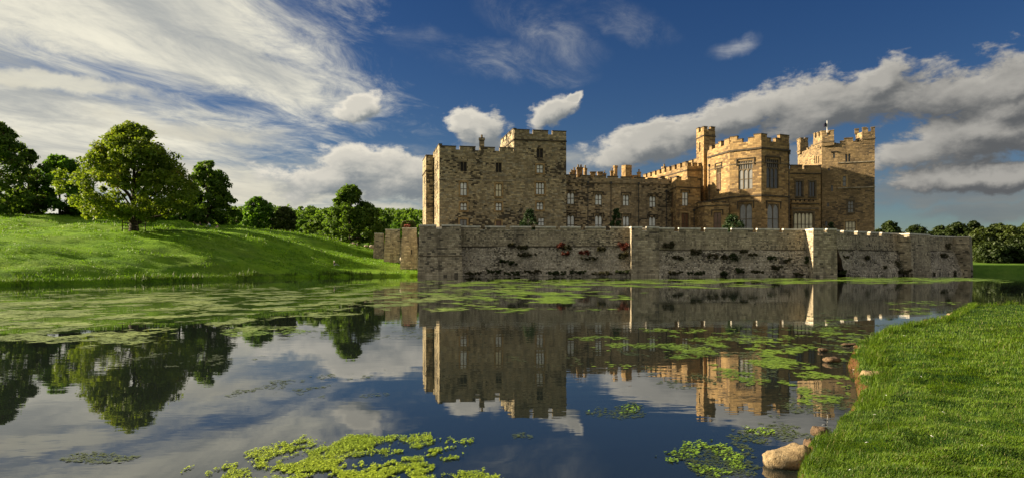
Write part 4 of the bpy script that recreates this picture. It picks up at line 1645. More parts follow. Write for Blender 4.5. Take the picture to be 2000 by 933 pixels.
def fringe_sampler(rs, n_):
    pts = np.array(shore[2:11], float)
    sl_ = np.hypot(*(pts[1:] - pts[:-1]).T)
    k = rs.choice(len(sl_), n_, p=sl_ / sl_.sum())
    P = pts[k] + (pts[k + 1] - pts[k]) * rs.rand(n_)[:, None]
    d = (pts[k + 1] - pts[k]) / sl_[k][:, None]
    off = rs.rand(n_) ** 1.3 * 3.2 - 1.6
    P = P + np.c_[-d[:, 1], d[:, 0]] * off[:, None]
    s = seg_dist(P, shore) + SHORE_NOISE(P[:, 0], P[:, 1])
    g = (s > 0.15) & (s < 2.6) & (fbm(P[:, 0] * 0.6, P[:, 1] * 0.6, 3) > 0.40) & ~((P[:, 0] > -25.5) & (P[:, 1] > 117.5))
    P = P[g]
    return P, 0.35 + 2.9 * np.clip(fbm(P[:, 0] * 0.25 + 3, P[:, 1] * 0.25, 3) - 0.25, 0, 1)


blades(26000, fringe_sampler, 'bank_sedge', M['reed'], 0.25, 1.0, 0.05, hill_z, 0.55, seed=8)


# ------------------------------------------------------------------ floating weed
def algae(name, patches, n_, mat, size, zlo, zhi, seed, tilt=0.0, stretch=1.6, thr=0.5, nscale=0.35, power=1.0, strand=False):
    """many small irregular floating flakes; patches are places on the lake (seen-at coordinates turned into metres)"""
    rs = np.random.RandomState(seed)
    PP, SS = [], []
    tot = sum(p[2] * p[3] for p in patches)
    for (cu, cv, ru, rv, dens) in patches:
        k = int(n_ * ru * rv / tot) + 8
        a = rs.rand(k) * 2 * np.pi
        r = np.sqrt(rs.rand(k)) * 1.15
        u, v = cu + ru * r * np.cos(a), cv + rv * r * np.sin(a)
        D = CH * F / (v - CV)
        x, y = (u - CU) / F * D, D
        r = r + 1.5 * (fbm(x * nscale * 1.3 + 50, y * nscale * 0.9 + seed, 4) - 0.5)
        nn = fbm(x * nscale * 1.6 + seed, y * nscale * 1.2, 4) + 0.5 * (fbm(x * nscale * 7, y * nscale * 4, 3) - 0.5)
        keepk = nn > thr + 0.20 * np.clip(r, 0, 2) ** 3 - 0.17 * (min(dens, 1.15) - 0.5)
        PP.append(np.c_[x, y][keepk])
        SS.append(np.full(keepk.sum(), 1.0))
    P = np.concatenate(PP)
    ok = (bank_sd(P) < -0.12) & (seg_dist(P, shore) < -0.3)
    P = P[ok]
    N = len(P)
    d = np.hypot(P[:, 0], P[:, 1])
    sz = size * (0.4 + rs.rand(N) ** 2 * 1.2) * np.clip(d / 10, 0.7, 12) ** power
    ang_ = (rs.rand(N) - 0.5) * (0.7 if not strand else 6.3)
    K = 7
    th = np.linspace(0, 2 * np.pi, K, endpoint=False)[None] + (rs.rand(N, K) - 0.5) * 0.6
    rr = sz[:, None] * (0.45 + 0.75 * rs.rand(N, K))
    lx, ly = rr * np.cos(th) * stretch, rr * np.sin(th)
    tx, ty = (rs.rand(N, 1) - 0.5) * tilt, (rs.rand(N, 1) - 0.5) * tilt
    zc = zlo + (zhi - zlo) * rs.rand(N)
    X_ = P[:, :1] + lx * np.cos(ang_)[:, None] - ly * np.sin(ang_)[:, None]
    Y_ = P[:, 1:] + lx * np.sin(ang_)[:, None] + ly * np.cos(ang_)[:, None]
    Z_ = np.maximum(zc[:, None] + lx * tx + ly * ty, 0.002)
    V = np.stack([X_, Y_, Z_], -1).reshape(-1, 3)
    o = (np.arange(N) * K)[:, None]
    f = np.concatenate([np.stack([o[:, 0], o[:, 0] + q, o[:, 0] + q + 1], 1)[:, None] for q in range(1, K - 1)], 1).reshape(-1)
    me = np_mesh(name, V, f, 3, [mat], np.repeat(rs.rand(N), K))
    return props(link_mesh(name, me, (0, 0, 0)), kind='stuff')


def weedmat(name, dark, light, rough=0.5):
    m, n, b, out = material(name)
    at = n.new('ShaderNodeAttribute', attribute_name='tint').outputs['Fac']
    geo = n.new('ShaderNodeNewGeometry').outputs['Position']
    f = n.m('MULTIPLY_ADD', n.ss(n.noise(geo, 0.35, 4.0, 0.6), 0.35, 0.65), 0.6, n.m('MULTIPLY', at, 0.4))
    n.links.new(n.mix(f, c4(*dark), c4(*light)), b.inputs['Base Color'])
    b.inputs['Roughness'].default_value = rough
    b.inputs['Specular IOR Level'].default_value = 0.4
    return m


M['duckweed'] = weedmat('pale floating weed', (0.10, 0.15, 0.03), (0.30, 0.38, 0.10))
M['greenweed'] = weedmat('green floating weed', (0.09, 0.17, 0.012), (0.22, 0.34, 0.03))
M['dullweed'] = weedmat('dull floating weed', (0.035, 0.055, 0.018), (0.085, 0.115, 0.035))
M['limeweed'] = weedmat('lime coloured blanket weed', (0.17, 0.27, 0.008), (0.40, 0.50, 0.02), 0.6)
algae('floating_weed', [(60, 612, 330, 34, 1.0), (300, 600, 330, 34, 0.95), (120, 652, 260, 24, 0.95), (560, 590, 320, 26, 0.75), (820, 572, 220, 20, 0.55), (800, 590, 260, 16, 0.45), (380, 630, 200, 20, 0.6), (20, 580, 120, 8, 0.5), (420, 566, 260, 6, 0.5)], 120000, M['duckweed'], 0.0125, 0.004, 0.012, 21, stretch=3.0, thr=0.54, nscale=0.50, power=1.12)
algae('floating_weed', [(1240, 549, 420, 5, 1.0), (1600, 549, 330, 6, 1.3), (1760, 545, 200, 5, 1.2), (1030, 556, 220, 6, 0.7), (1080, 576, 190, 13, 0.7), (1000, 600, 150, 10, 0.55), (1110, 603, 90, 6, 0.9), (930, 590, 130, 6, 0.6), (1150, 560, 260, 8, 0.4), (1910, 545, 70, 4, 0.8), (1300, 556, 300, 7, 0.6), (1000, 580, 240, 16, 0.7)], 42000, M['greenweed'], 0.019, 0.004, 0.012, 22, stretch=2.6, thr=0.50, nscale=0.22, power=1.1)
algae('floating_weed', [(520, 649, 76, 10, 1.6), (1260, 676, 130, 9, 1.2), (1340, 692, 80, 11, 1.6), (1190, 661, 70, 6, 1.1), (1538, 683, 66, 15, 1.7), (1196, 714, 46, 8, 1.5), (1568, 738, 76, 20, 1.2), (1800, 592, 70, 4, 1.2), (1790, 603, 50, 3, 1.1), (1790, 612, 40, 3, 1.0), (1500, 720, 120, 40, 0.55), (1420, 660, 200, 24, 0.5), (1560, 700, 120, 40, 0.7), (1620, 760, 90, 40, 0.7), (1640, 650, 80, 24, 0.7)], 52000, M['greenweed'], 0.0125, 0.005, 0.014, 23, stretch=2.2, thr=0.545, nscale=1.05)
algae('dull_weed', [(1620, 640, 90, 24, 0.6), (1660, 690, 60, 40, 0.6), (1600, 790, 110, 40, 0.75), (1520, 842, 130, 22, 0.9), (1640, 612, 90, 10, 0.5), (1700, 650, 50, 20, 0.6), (1210, 800, 60, 16, 1.1), (330, 700, 170, 18, 0.15), (760, 650, 160, 12, 0.25), (200, 895, 70, 12, 0.7), (1380, 905, 105, 40, 1.1), (1030, 850, 40, 8, 0.3), (650, 760, 200, 40, -0.1), (1300, 740, 120, 30, 0.0), (1120, 700, 120, 20, 0.2), (1500, 700, 140, 60, 0.35), (1560, 650, 160, 30, 0.4), (1400, 680, 200, 30, 0.2)], 52000, M['dullweed'], 0.012, 0.003, 0.012, 24, stretch=2.0, thr=0.50, nscale=0.8)
algae('floating_weed', [(1385, 900, 98, 36, 1.0), (1520, 838, 100, 14, 0.7), (1205, 797, 56, 14, 0.8)], 7000, M['greenweed'], 0.014, 0.006, 0.02, 25, tilt=0.8, stretch=1.4, thr=0.58, nscale=1.6)
algae('blanket_weed', [(690, 905, 200, 48, 1.5), (560, 925, 180, 28, 1.3), (800, 868, 115, 22, 0.95), (640, 872, 90, 22, 0.95), (880, 860, 44, 10, 1.1), (740, 930, 200, 30, 1.6), (985, 938, 26, 8, 1.4), (830, 890, 60, 20, 0.7)], 150000, M['limeweed'], 0.0062, 0.005, 0.026, 26, tilt=0.8, stretch=2.6, thr=0.54, nscale=2.6, strand=True)


# ------------------------------------------------------------------ trees
def ground_at(x, y):
    if x < -11 and y < 261 and x > -229:
        return float(hill_z(np.array([[x, y]]))[0])
    return float(base_z(np.array([x]), np.array([y]))[0])


def leaf_cloud(rs, C, Rc, npc, leaf, flat=0.75, droop=0.0, outw=None):
    """leaf-sized diamonds spread through ellipsoid clumps; returns verts, tris, tint"""
    k = len(C)
    idx = np.repeat(np.arange(k), npc)
    N = len(idx)
    d = rs.randn(N, 3)
    d /= np.linalg.norm(d, axis=1)[:, None]
    r = Rc[idx] * (0.35 + 0.65 * rs.rand(N) ** 0.6) * (1 + 0.25 * rs.randn(N) * 0.6)
    pos = C[idx] + d * r[:, None] * np.array([1, 1, flat])
    nrm = d * 0.55 + rs.randn(N, 3) * 0.55 + np.array([0, 0, 0.55])
    nrm /= np.linalg.norm(nrm, axis=1)[:, None]
    t = np.cross(nrm, rs.randn(N, 3))
    t /= np.linalg.norm(t, axis=1)[:, None]
    b = np.cross(nrm, t)
    L = leaf * (0.55 + 0.9 * rs.rand(N))[:, None]
    p0, p1, p2, p3 = pos - t * L * 0.6, pos + b * L * 0.36 + nrm * L * 0.08, pos + t * L * 0.6, pos - b * L * 0.36 + nrm * L * 0.08
    V = np.stack([p0, p1, p2, p3], 1).reshape(-1, 3)
    o = np.arange(N) * 4
    f = np.stack([o, o + 1, o + 2, o, o + 2, o + 3], 1).ravel()
    tint = np.repeat(np.clip(0.55 * rs.rand(k)[idx] + 0.5 * rs.rand(N), 0, 1), 4)
    return V, f, tint


PROFILES = {
    'dome': [(0, .55), (.12, .86), (.3, 1.0), (.5, .93), (.7, .72), (.85, .48), (1, .12)],
    'chestnut': [(0, .70), (.06, .92), (.18, 1.0), (.36, .95), (.55, .80), (.72, .62), (.86, .42), (.95, .26), (1, .1)],
    'tall': [(0, .65), (.15, .95), (.35, 1.0), (.55, .85), (.75, .70), (.9, .50), (1, .15)],
    'cedar': [(0, .9), (.15, 1.0), (.35, .97), (.5, .84), (.64, .62), (.78, .48), (.9, .32), (1, .1)],
    'round': [(0, .5), (.2, .9), (.45, 1.0), (.7, .85), (.9, .5), (1, .15)],
    'bush': [(0, .85), (.3, 1.0), (.6, .9), (.85, .6), (1, .2)],
}


def make_tree(name, label, x, y, h, w, mat, prof='dome', seed=0, clear=0.12, clumps=150, npc=130, leaf=0.45, gap=0.25, trunk=0.35, z=None, group=None, cat='tree', skew=0.0, crs=0.105, depth=0.9):
    rs = np.random.RandomState(seed)
    z = ground_at(x, y) if z is None else z
    root = thing(name, (x, y, z), label, cat, group)
    pf = PROFILES[prof]
    zc0 = h * clear
    hh = h - zc0
    C, Rc = [], []
    lob = rs.rand(6) * 6.28
    tries = 0
    while len(C) < clumps and tries < 5000:
        tries += 1
        t = rs.rand() ** 0.9
        a = rs.rand() * 6.283
        env = np.interp(t, [p[0] for p in pf], [p[1] for p in pf]) * w / 2
        lump = 1 + (0.16 * (rs.rand() - 0.35)) + 0.10 * math.sin(3 * a + lob[0] + 4 * t) + 0.09 * math.sin(5 * a + lob[1] - 9 * t) + 0.05 * math.sin(2 * a + lob[2] + 14 * t)
        rad = env * lump * (0.25 + 0.75 * rs.rand() ** 0.45) * 0.90
        p = np.array([rad * math.cos(a) + skew * t * w, rad * math.sin(a) * depth, zc0 + hh * 0.98 * t])
        # holes in the crown
        if vnoise(np.array(p[0] * 6.5 / w + seed * 3.1 + p[1] * 2 / w), np.array(p[2] * 7.0 / w + seed)) < gap:
            continue
        C.append(p)
        Rc.append(w * crs * (0.55 + 0.75 * rs.rand()) * (0.7 + 0.3 * env / (w / 2)))
    C, Rc = np.array(C), np.array(Rc)
    V, f, tint = leaf_cloud(rs, C, Rc, npc, leaf)
    V[:, 2] = np.maximum(V[:, 2], 0.05)
    me = np_mesh('crown', V, f, 3, [mat], tint)
    o = link_mesh('crown', me, (x, y, z), root)
    # trunk and limbs
    mb = MB()
    top = zc0 + hh * 0.62
    lean = (rs.rand(2) - 0.5) * 0.6
    pts = []
    for k in range(7):
        t = k / 6
        pts.append((x + lean[0] * math.sin(t * 3) + skew * w * t * 0.4, y + lean[1] * math.sin(t * 2.2), z - 0.3 + (top + 0.3) * t))
    rr = [trunk * (1.55 if k == 0 else 1.05) * (1 - 0.78 * k / 6) for k in range(7)]
    mb.tube(pts, rr, 9)
    mb.build('trunk', M['bark'], root, smooth=True)
    lb = MB()
    order = rs.permutation(len(C))[:26]
    for q in order:
        c = C[q]
        t0 = min(0.95, max(0.12, (c[2] - 0.28 * h) / (top)))
        i_ = t0 * 6
        ii = int(i_)
        fr_ = i_ - ii
        a = Vector(pts[ii]).lerp(Vector(pts[min(6, ii + 1)]), fr_)
        e = Vector((x + c[0], y + c[1], z + c[2]))
        mid = a.lerp(e, 0.5) + Vector((0, 0, 0.05 * h * (rs.rand() - 0.2)))
        r0 = trunk * 0.42 * (1 - 0.6 * t0)
        lb.tube([a, a.lerp(mid, .5) + Vector((0, 0, .02 * h)), mid, e], [r0, r0 * 0.8, r0 * 0.6, r0 * 0.15], 5)
    lb.build('limbs', M['bark'], root, smooth=True)
    return root


M['leafA'] = leafmat('chestnut leaf', (0.055, 0.115, 0.010), (0.22, 0.29, 0.020), 0.48, 0.28, accent=(0.26, 0.21, 0.03))
M['leafB'] = leafmat('bright leaf', (0.05, 0.13, 0.010), (0.14, 0.27, 0.018), 0.48, 0.2)
M['leafC'] = leafmat('dark leaf', (0.048, 0.105, 0.012), (0.13, 0.22, 0.022), 0.52, 0.2)
M['leafD'] = leafmat('olive leaf', (0.03, 0.05, 0.010), (0.085, 0.115, 0.018), 0.32, 0.15)
M['leafE'] = leafmat('copper edged leaf', (0.05, 0.105, 0.014), (0.14, 0.22, 0.024), 0.52, 0.3, accent=(0.09, 0.03, 0.02))
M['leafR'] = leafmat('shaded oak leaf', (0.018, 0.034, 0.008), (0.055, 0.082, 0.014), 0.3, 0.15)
M['hedge'] = leafmat('clipped hedge leaf', (0.012, 0.032, 0.008), (0.035, 0.075, 0.014), 0.15, 0.8)
M['red'] = leafmat('red shrub leaf', (0.06, 0.018, 0.012), (0.20, 0.045, 0.022), 0.3, 0.8)
M['weedleaf'] = leafmat('wall weed leaf', (0.03, 0.032, 0.013), (0.10, 0.09, 0.038), 0.3, 0.8, accent=(0.15, 0.07, 0.04))
M['wallgreen'] = leafmat('wall ivy leaf', (0.02, 0.032, 0.009), (0.06, 0.08, 0.02), 0.3, 0.8)


def px_tree(u, vtop, vbase, wpx, D, **kw):
    x, y = pt(u, D)
    z = zz(vbase, D)
    h = (vbase - vtop) / F * D
    g = ground_at(x, y)
    if g > z:
        pass
    zb = min(z, g)
    return make_tree(x=x, y=y, z=zb, h=h + (z - zb), w=wpx / F * D, **kw)


px_tree(262, 243, 452, 248, 114, name='chestnut_tree', label='big lone chestnut tree with a timber guard round its trunk on the green slope', mat=M['leafA'], prof='chestnut', seed=5, clear=0.13, clumps=400, npc=115, leaf=0.40, gap=0.27, trunk=0.62, crs=0.060, skew=-0.01)
px_tree(-10, 238, 425, 150, 138, name='broadleaf_tree', label='tall dark tree cut off by the left edge, reddish at its twig ends', mat=M['leafE'], prof='tall', seed=12, clear=0.05, clumps=230, npc=90, leaf=0.5, gap=0.34, crs=0.075)
px_tree(56, 292, 424, 74, 146, name='broadleaf_tree', label='slender open tree just right of the tall tree at the left edge', mat=M['leafE'], prof='tall', seed=23, clear=0.03, clumps=120, npc=70, leaf=0.5, gap=0.36, crs=0.10)
px_tree(118, 304, 428, 112, 150, name='broadleaf_tree', label='round bright green tree between the left edge trees and the chestnut', mat=M['leafB'], prof='round', seed=31, clear=0.04, clumps=190, npc=100, leaf=0.5, gap=0.2, crs=0.09)
px_tree(405, 316, 443, 104, 150, name='broadleaf_tree', label='tall dark tree behind the picnickers, right of the chestnut', mat=M['leafC'], prof='tall', seed=44, clear=0.05, clumps=200, npc=100, leaf=0.5, gap=0.2, crs=0.085)
px_tree(350, 375, 440, 70, 152, name='broadleaf_tree', label='low bushy tree half hidden behind the right side of the chestnut', mat=M['leafB'], prof='bush', seed=47, clear=0.02, clumps=100, npc=90, leaf=0.45, gap=0.15, crs=0.11)
px_tree(215, 388, 436, 84, 153, name='hedge_bush', label='low dark bush seen beneath the left side of the chestnut crown', mat=M['leafC'], prof='bush', seed=48, clear=0.0, clumps=90, npc=80, leaf=0.45, gap=0.1, crs=0.11, cat='bush')
px_tree(300, 395, 440, 80, 155, name='hedge_bush', label='low dark bush seen under the chestnut crown right of its trunk', mat=M['leafC'], prof='bush', seed=49, clear=0.0, clumps=90, npc=80, leaf=0.45, gap=0.1, crs=0.11, cat='bush')
px_tree(30, 378, 424, 90, 150, name='hedge_bush', label='dark bush at the foot of the trees at the left edge', mat=M['leafC'], prof='bush', seed=50, clear=0.0, clumps=90, npc=80, leaf=0.45, gap=0.1, crs=0.11, cat='bush')
px_tree(503, 387, 450, 68, 175, name='broadleaf_tree', label='round compact green tree between the picnickers and the far wood', mat=M['leafB'], prof='round', seed=51, clear=0.03, clumps=130, npc=100, leaf=0.48, gap=0.12, crs=0.10)
px_tree(556, 405, 456, 56, 175, name='broadleaf_tree', label='small olive tree right of the round compact tree', mat=M['leafD'], prof='dome', seed=52, clear=0.04, clumps=110, npc=90, leaf=0.45, gap=0.22, crs=0.10)
px_tree(462, 410, 446, 40, 180, name='hedge_bush', label='small dark bush between the tall picnic tree and the round compact tree', mat=M['leafC'], prof='bush', seed=53, clear=0.0, clumps=70, npc=80, leaf=0.45, gap=0.1, crs=0.12, cat='bush')
px_tree(684, 362, 478, 128, 164, name='broadleaf_tree', label='big dark spreading tree with an open pointed top, left of the buttress towers', mat=M['leafC'], prof='cedar', seed=61, clear=0.05, clumps=380, npc=80, leaf=0.46, gap=0.20, crs=0.066)
px_tree(620, 425, 465, 60, 180, name='hedge_bush', label='dark bush left of the big spreading tree', mat=M['leafC'], prof='bush', seed=62, clear=0.0, clumps=80, npc=80, leaf=0.48, gap=0.08, crs=0.12, cat='bush')
px_tree(590, 432, 462, 50, 186, name='hedge_bush', label='green bush in front of the far wood, right of the small olive tree', mat=M['leafB'], prof='bush', seed=63, clear=0.0, clumps=80, npc=70, leaf=0.48, gap=0.08, crs=0.12, cat='bush')
px_tree(745, 432, 474, 52, 190, name='hedge_bush', label='dark bush between the big spreading tree and the buttress towers', mat=M['leafC'], prof='bush', seed=64, clear=0.0, clumps=80, npc=70, leaf=0.5, gap=0.08, crs=0.12, cat='bush')
px_tree(485, 430, 452, 40, 172, name='hedge_bush', label='low bright bush at the foot of the round compact tree', mat=M['leafB'], prof='bush', seed=65, clear=0.0, clumps=60, npc=70, leaf=0.45, gap=0.08, crs=0.13, cat='bush')
px_tree(775, 436, 462, 60, 215, name='hedge_bush', label='light green bush behind the second buttress tower', mat=M['leafB'], prof='bush', seed=66, clear=0.0, clumps=60, npc=70, leaf=0.5, gap=0.08, crs=0.13, cat='bush')

rt = [(1737, 434, 505, 62, 205, 'dome', 'dark tree rising just right of the east tower'), (1790, 441, 508, 62, 208, 'round', 'second dark tree right of the east tower, behind the wall'),
      (1835, 443, 508, 60, 214, 'dome', 'dark round topped tree above the far moat wall'), (1870, 436, 508, 64, 206, 'round', 'broad olive tree above the last stretch of moat wall'),
      (1918, 446, 512, 66, 198, 'bush', 'bushy tree just right of the last bastion'), (1965, 443, 512, 74, 196, 'bush', 'olive bushy tree by the right edge, lit on its left side'),
      (1905, 432, 508, 46, 215, 'tall', 'taller dark tree behind the last bastion'), (1950, 437, 508, 60, 214, 'round', 'dark tree in the back row near the right edge'), (2012, 436, 512, 84, 200, 'round', 'big tree cut off by the right edge of the picture'),
      (2080, 430, 512, 90, 205, 'dome', 'tree outside the right edge'), (1998, 462, 513, 60, 190, 'bush', 'low bush at the right edge on the far lawn'), (1940, 474, 513, 60, 189, 'bush', 'low dark bush on the far lawn right of the last bastion')]
for k, (u, vt, vb, wp, D, pr, lab) in enumerate(rt):
    px_tree(u, vt, vb, wp * 1.15, D, name='broadleaf_tree', label=lab, mat=M['leafD'] if k in (4, 5, 8) else M['leafR'], prof=pr, seed=80 + k, clear=0.02, clumps=150, npc=70, leaf=0.62, gap=0.12, crs=0.10)

# far wood on the ridge: reads as one mass
rs = np.random.RandomState(77)
Cs, Rs = [], []
for k in range(1500):
    x = -470 + 560 * rs.rand()
    y = 470 + 190 * rs.rand()
    g = float(base_z(np.array([x]), np.array([y]))[0])
    hgt = 12 + 7 * rs.rand()
    for q in range(3):
        Cs.append((x + rs.randn() * 1.8, y + rs.randn() * 1.8, g + hgt * (0.35 + 0.3 * q)))
        Rs.append(4.2 - q * 1.0)
V, f, tint = leaf_cloud(rs, np.array(Cs), np.array(Rs), 26, 2.2, flat=1.0)
props(link_mesh('far_wood', np_mesh('far_wood', V, f, 3, [M['leafC']], tint), (0, 0, 0)), 'dark wood along the far ridge', kind='stuff')
Cs, Rs = [], []
for k in range(260):
    x = 60 + 330 * rs.rand()
    y = 225 + 60 * rs.rand()
    g = float(base_z(np.array([x]), np.array([y]))[0])
    for q in range(3):
        Cs.append((x + rs.randn() * 1.5, y + rs.randn() * 1.5, g + 2 + 3.2 * q))
        Rs.append(3.4 - q * 0.5)
V, f, tint = leaf_cloud(rs, np.array(Cs), np.array(Rs), 50, 1.1, flat=1.0)
props(link_mesh('far_wood', np_mesh('far_wood', V, f, 3, [M['leafR']], tint), (0, 0, 0)), 'dark wood behind the trees on the right', kind='stuff')

# clipped bushes on the terrace
for (u, vt, vb, wp, D, pr, lab, sd) in ((1034, 412, 446, 36, 134, 'bush', 'dark rounded bush before the keep tower, above the moat wall', 1), (1204, 409, 447, 24, 136, 'bush', 'dark upright bush before the long range', 2), (1432, 423, 449, 46, 131, 'bush', 'wide clipped bush at the foot of the octagonal tower', 3), (1622, 438, 449, 22, 146, 'bush', 'small dark bush at the foot of the east tower', 4), (1018, 432, 446, 10, 135, 'bush', 'little dark bush left of the rounded bush before the keep tower', 6)):
    px_tree(u, vt - 4, vb + 8, wp * 1.35, D, name='clipped_bush', label=lab, mat=M['hedge'], prof=pr, seed=200 + sd, clear=0.0, clumps=110, npc=110, leaf=0.22, gap=0.0, trunk=0.12, crs=0.15, cat='bush')

# arch-clipped hedge with flowers behind the nearest buttress tower
hx, hy = pt(798, 131)
hz = zz(442, 131)
root = thing('arched_hedge', (hx, hy, hz - 0.6), 'clipped yellow green hedge arch with pink flowers behind the nearest buttress tower', 'hedge')
Cs, Rs = [], []
rs = np.random.RandomState(5)
for k in range(60):
    t = math.pi * k / 59
    Cs.append((1.28 * math.cos(t), 0.5 * (rs.rand() - 0.5), 0.35 + 1.15 * min(1.0, 1.35 * math.sin(t) + 0.0)))
    Rs.append(0.22)
for k in range(50):
    Cs.append((2.2 * (rs.rand() - 0.5), 0.35 + 0.3 * rs.rand(), 0.2 + 1.1 * rs.rand()))
    Rs.append(0.28)
V, f, tint = leaf_cloud(rs, np.array(Cs), np.array(Rs), 60, 0.15)
link_mesh('foliage', np_mesh('foliage', V, f, 3, [leafmat('yellow hedge leaf', (0.05, 0.075, 0.012), (0.14, 0.16, 0.03), 0.2, 0.8)], tint), (hx, hy, hz - 0.6), root)
Cs = [(-0.8 + 1.2 * rs.rand(), -0.55 + 0.2 * rs.rand(), 0.45 + 0.4 * rs.rand()) for _ in range(16)]
V, f, tint = leaf_cloud(rs, np.array(Cs), np.full(16, 0.13), 24, 0.10)
props(link_mesh('flowers', np_mesh('flowers', V, f, 3, [leafmat('pink petal', (0.45, 0.12, 0.10), (0.75, 0.30, 0.25), 0.3, 1.0)], tint), (hx, hy, hz - 0.6), root), kind='stuff')

# ------------------------------------------------------------------ plants growing from the moat wall
def wall_plant(name, label, u, v, wpx, hpx, D, mat, seed, group=None):
    rs = np.random.RandomState(seed)
    if group is None:
        v += (seed * 7) % 9 - 4          # growing out of any joint, not in rows
    x, y = pt(u, D)
    z = zz(v, D)
    w, h = 0.85 * wpx / F * D, 0.72 * hpx / F * D
    root = thing(name, (x, y, z - h / 2), label, 'shrub', group)
    k = max(4, int(6 + wpx * 0.35))
    C = np.c_[(rs.rand(k) - 0.5) * w * 0.8, (rs.rand(k) - 0.75) * 0.7, h * (0.15 + 0.7 * rs.rand(k))]
    Rr = np.full(k, 0.5 * min(h, w) * 0.55) * (0.6 + 0.7 * rs.rand(k))
    V, f, tint = leaf_cloud(rs, C, Rr, 40, 0.19)
    link_mesh('foliage', np_mesh('foliage', V, f, 3, [mat], tint), (x, y, z - h / 2), root)
    mb = MB()
    for q in range(min(5, k)):
        mb.tube([(x + C[q, 0] * 0.2, y + 0.6, z - h / 2), (x + C[q, 0], y + C[q, 1], z - h / 2 + C[q, 2])], [0.05, 0.015], 4)
    mb.build('stems', M['bark'], root)
    return root


for (u, v, w, h, m_, lab) in ((1096, 476, 20, 18, 'red', 'red leaved shrub high on the left stretch of moat wall'), (1142, 495, 30, 15, 'red', 'bright orange red shrub in the middle of the left moat wall'), (1217, 483, 24, 24, 'red', 'red shrub on the moat wall beside the middle bastion'), (1104, 498, 22, 12, 'red', 'low reddish shrub under the high red shrub on the moat wall'),
                             (1108, 484, 30, 14, 'weedleaf', 'dark shrub hanging right of the high red shrub'), (1000, 480, 20, 12, 'weedleaf', 'brown shrub at the left end of the moat wall ledge'), (1020, 480, 26, 12, 'weedleaf', 'brown green shrub on the ledge below the keep tower'), (1030, 500, 52, 11, 'weedleaf', 'long dark weed belt on the rubble below the keep tower'), (985, 505, 26, 10, 'wallgreen', 'low green weed right of the corner bastion'), (1002, 512, 20, 12, 'wallgreen', 'green weed lowest under the left moat wall ledge'),
                             (1215, 497, 26, 20, 'weedleaf', 'dark weed below the red shrub by the middle bastion'), (1150, 504, 50, 9, 'weedleaf', 'dark weed belt under the bright orange red shrub'), (1175, 490, 24, 12, 'weedleaf', 'dark weed on the wall right of the bright orange red shrub'),
                             (1306, 480, 28, 24, 'weedleaf', 'big black green shrub at the left end of the middle moat wall'), (1325, 498, 30, 14, 'weedleaf', 'dark shrub below the big black green shrub'), (1360, 493, 26, 18, 'weedleaf', 'rounded reddish brown shrub on the middle moat wall'), (1392, 501, 28, 14, 'weedleaf', 'brown weed near the centre of the middle moat wall'), (1416, 497, 18, 16, 'weedleaf', 'small tan shrub left of the tall dark one on the middle moat wall'), (1433, 499, 26, 24, 'wallgreen', 'tall dark green shrub at the centre of the middle moat wall'),
                             (1452, 490, 22, 8, 'weedleaf', 'thin weed on the ledge right of the tall dark green shrub'), (1470, 501, 22, 10, 'weedleaf', 'weed in the rubble right of the tall dark green shrub'), (1508, 500, 26, 13, 'wallgreen', 'green weed on the right half of the middle moat wall'), (1538, 508, 22, 13, 'weedleaf', 'brown weed near the right end of the middle moat wall'), (1517, 526, 26, 14, 'weedleaf', 'dark weed low on the right end of the middle moat wall'), (1575, 506, 14, 20, 'wallgreen', 'narrow ivy beside the orange sunlit bastion'), (1415, 530, 20, 16, 'wallgreen', 'dark ivy by the water under the centre of the middle moat wall'),
                             (1445, 530, 26, 15, 'wallgreen', 'dark low shrub by the water, right of the ivy'), (1560, 535, 34, 10, 'weedleaf', 'weed belt at the water left of the orange sunlit bastion'), (1320, 532, 40, 12, 'weedleaf', 'weed belt at the water right of the middle bastion')):
    D = (117.6 if u < 1236 else 114.9) - 1.6 * max(0, (v - 484)) / 56
    if u < 1236:
        D = 120.0 - 3 * (u - 899) / 337 - 0.4 - 1.5 * max(0, v - 482) / 56
    else:
        D = 116.6 - 0.4 - 2.0 * max(0, v - 486) / 54
    wall_plant('wall_shrub', lab, u, v, w, h, D, M[m_], int(u + v))
for k, (u, w) in enumerate(((925, 50), (965, 40), (1000, 44), (1040, 50), (1085, 60), (1130, 44), (1175, 56), (1215, 40), (1360, 50), (1480, 40))):
    D = (120.0 - 3 * (u - 899) / 337 - 2.0) if u < 1236 else 114.0
    wall_plant('water_edge_weed', 'dark weed fringe at the foot of the moat wall, ' + ('just right of the corner bastion', 'below the brown ledge shrub', 'under the keep tower bush', 'left of the red shrubs', 'below the high red shrub', 'below the bright orange red shrub', 'under the long range', 'left of the middle bastion', 'below the rounded reddish brown shrub', 'right of the dark low shrub')[k], u, 530 if k % 2 else 533, w, 11, D, M['wallgreen' if k % 3 else 'weedleaf'], 900 + k, 'weed fringe along the foot of the moat wall')
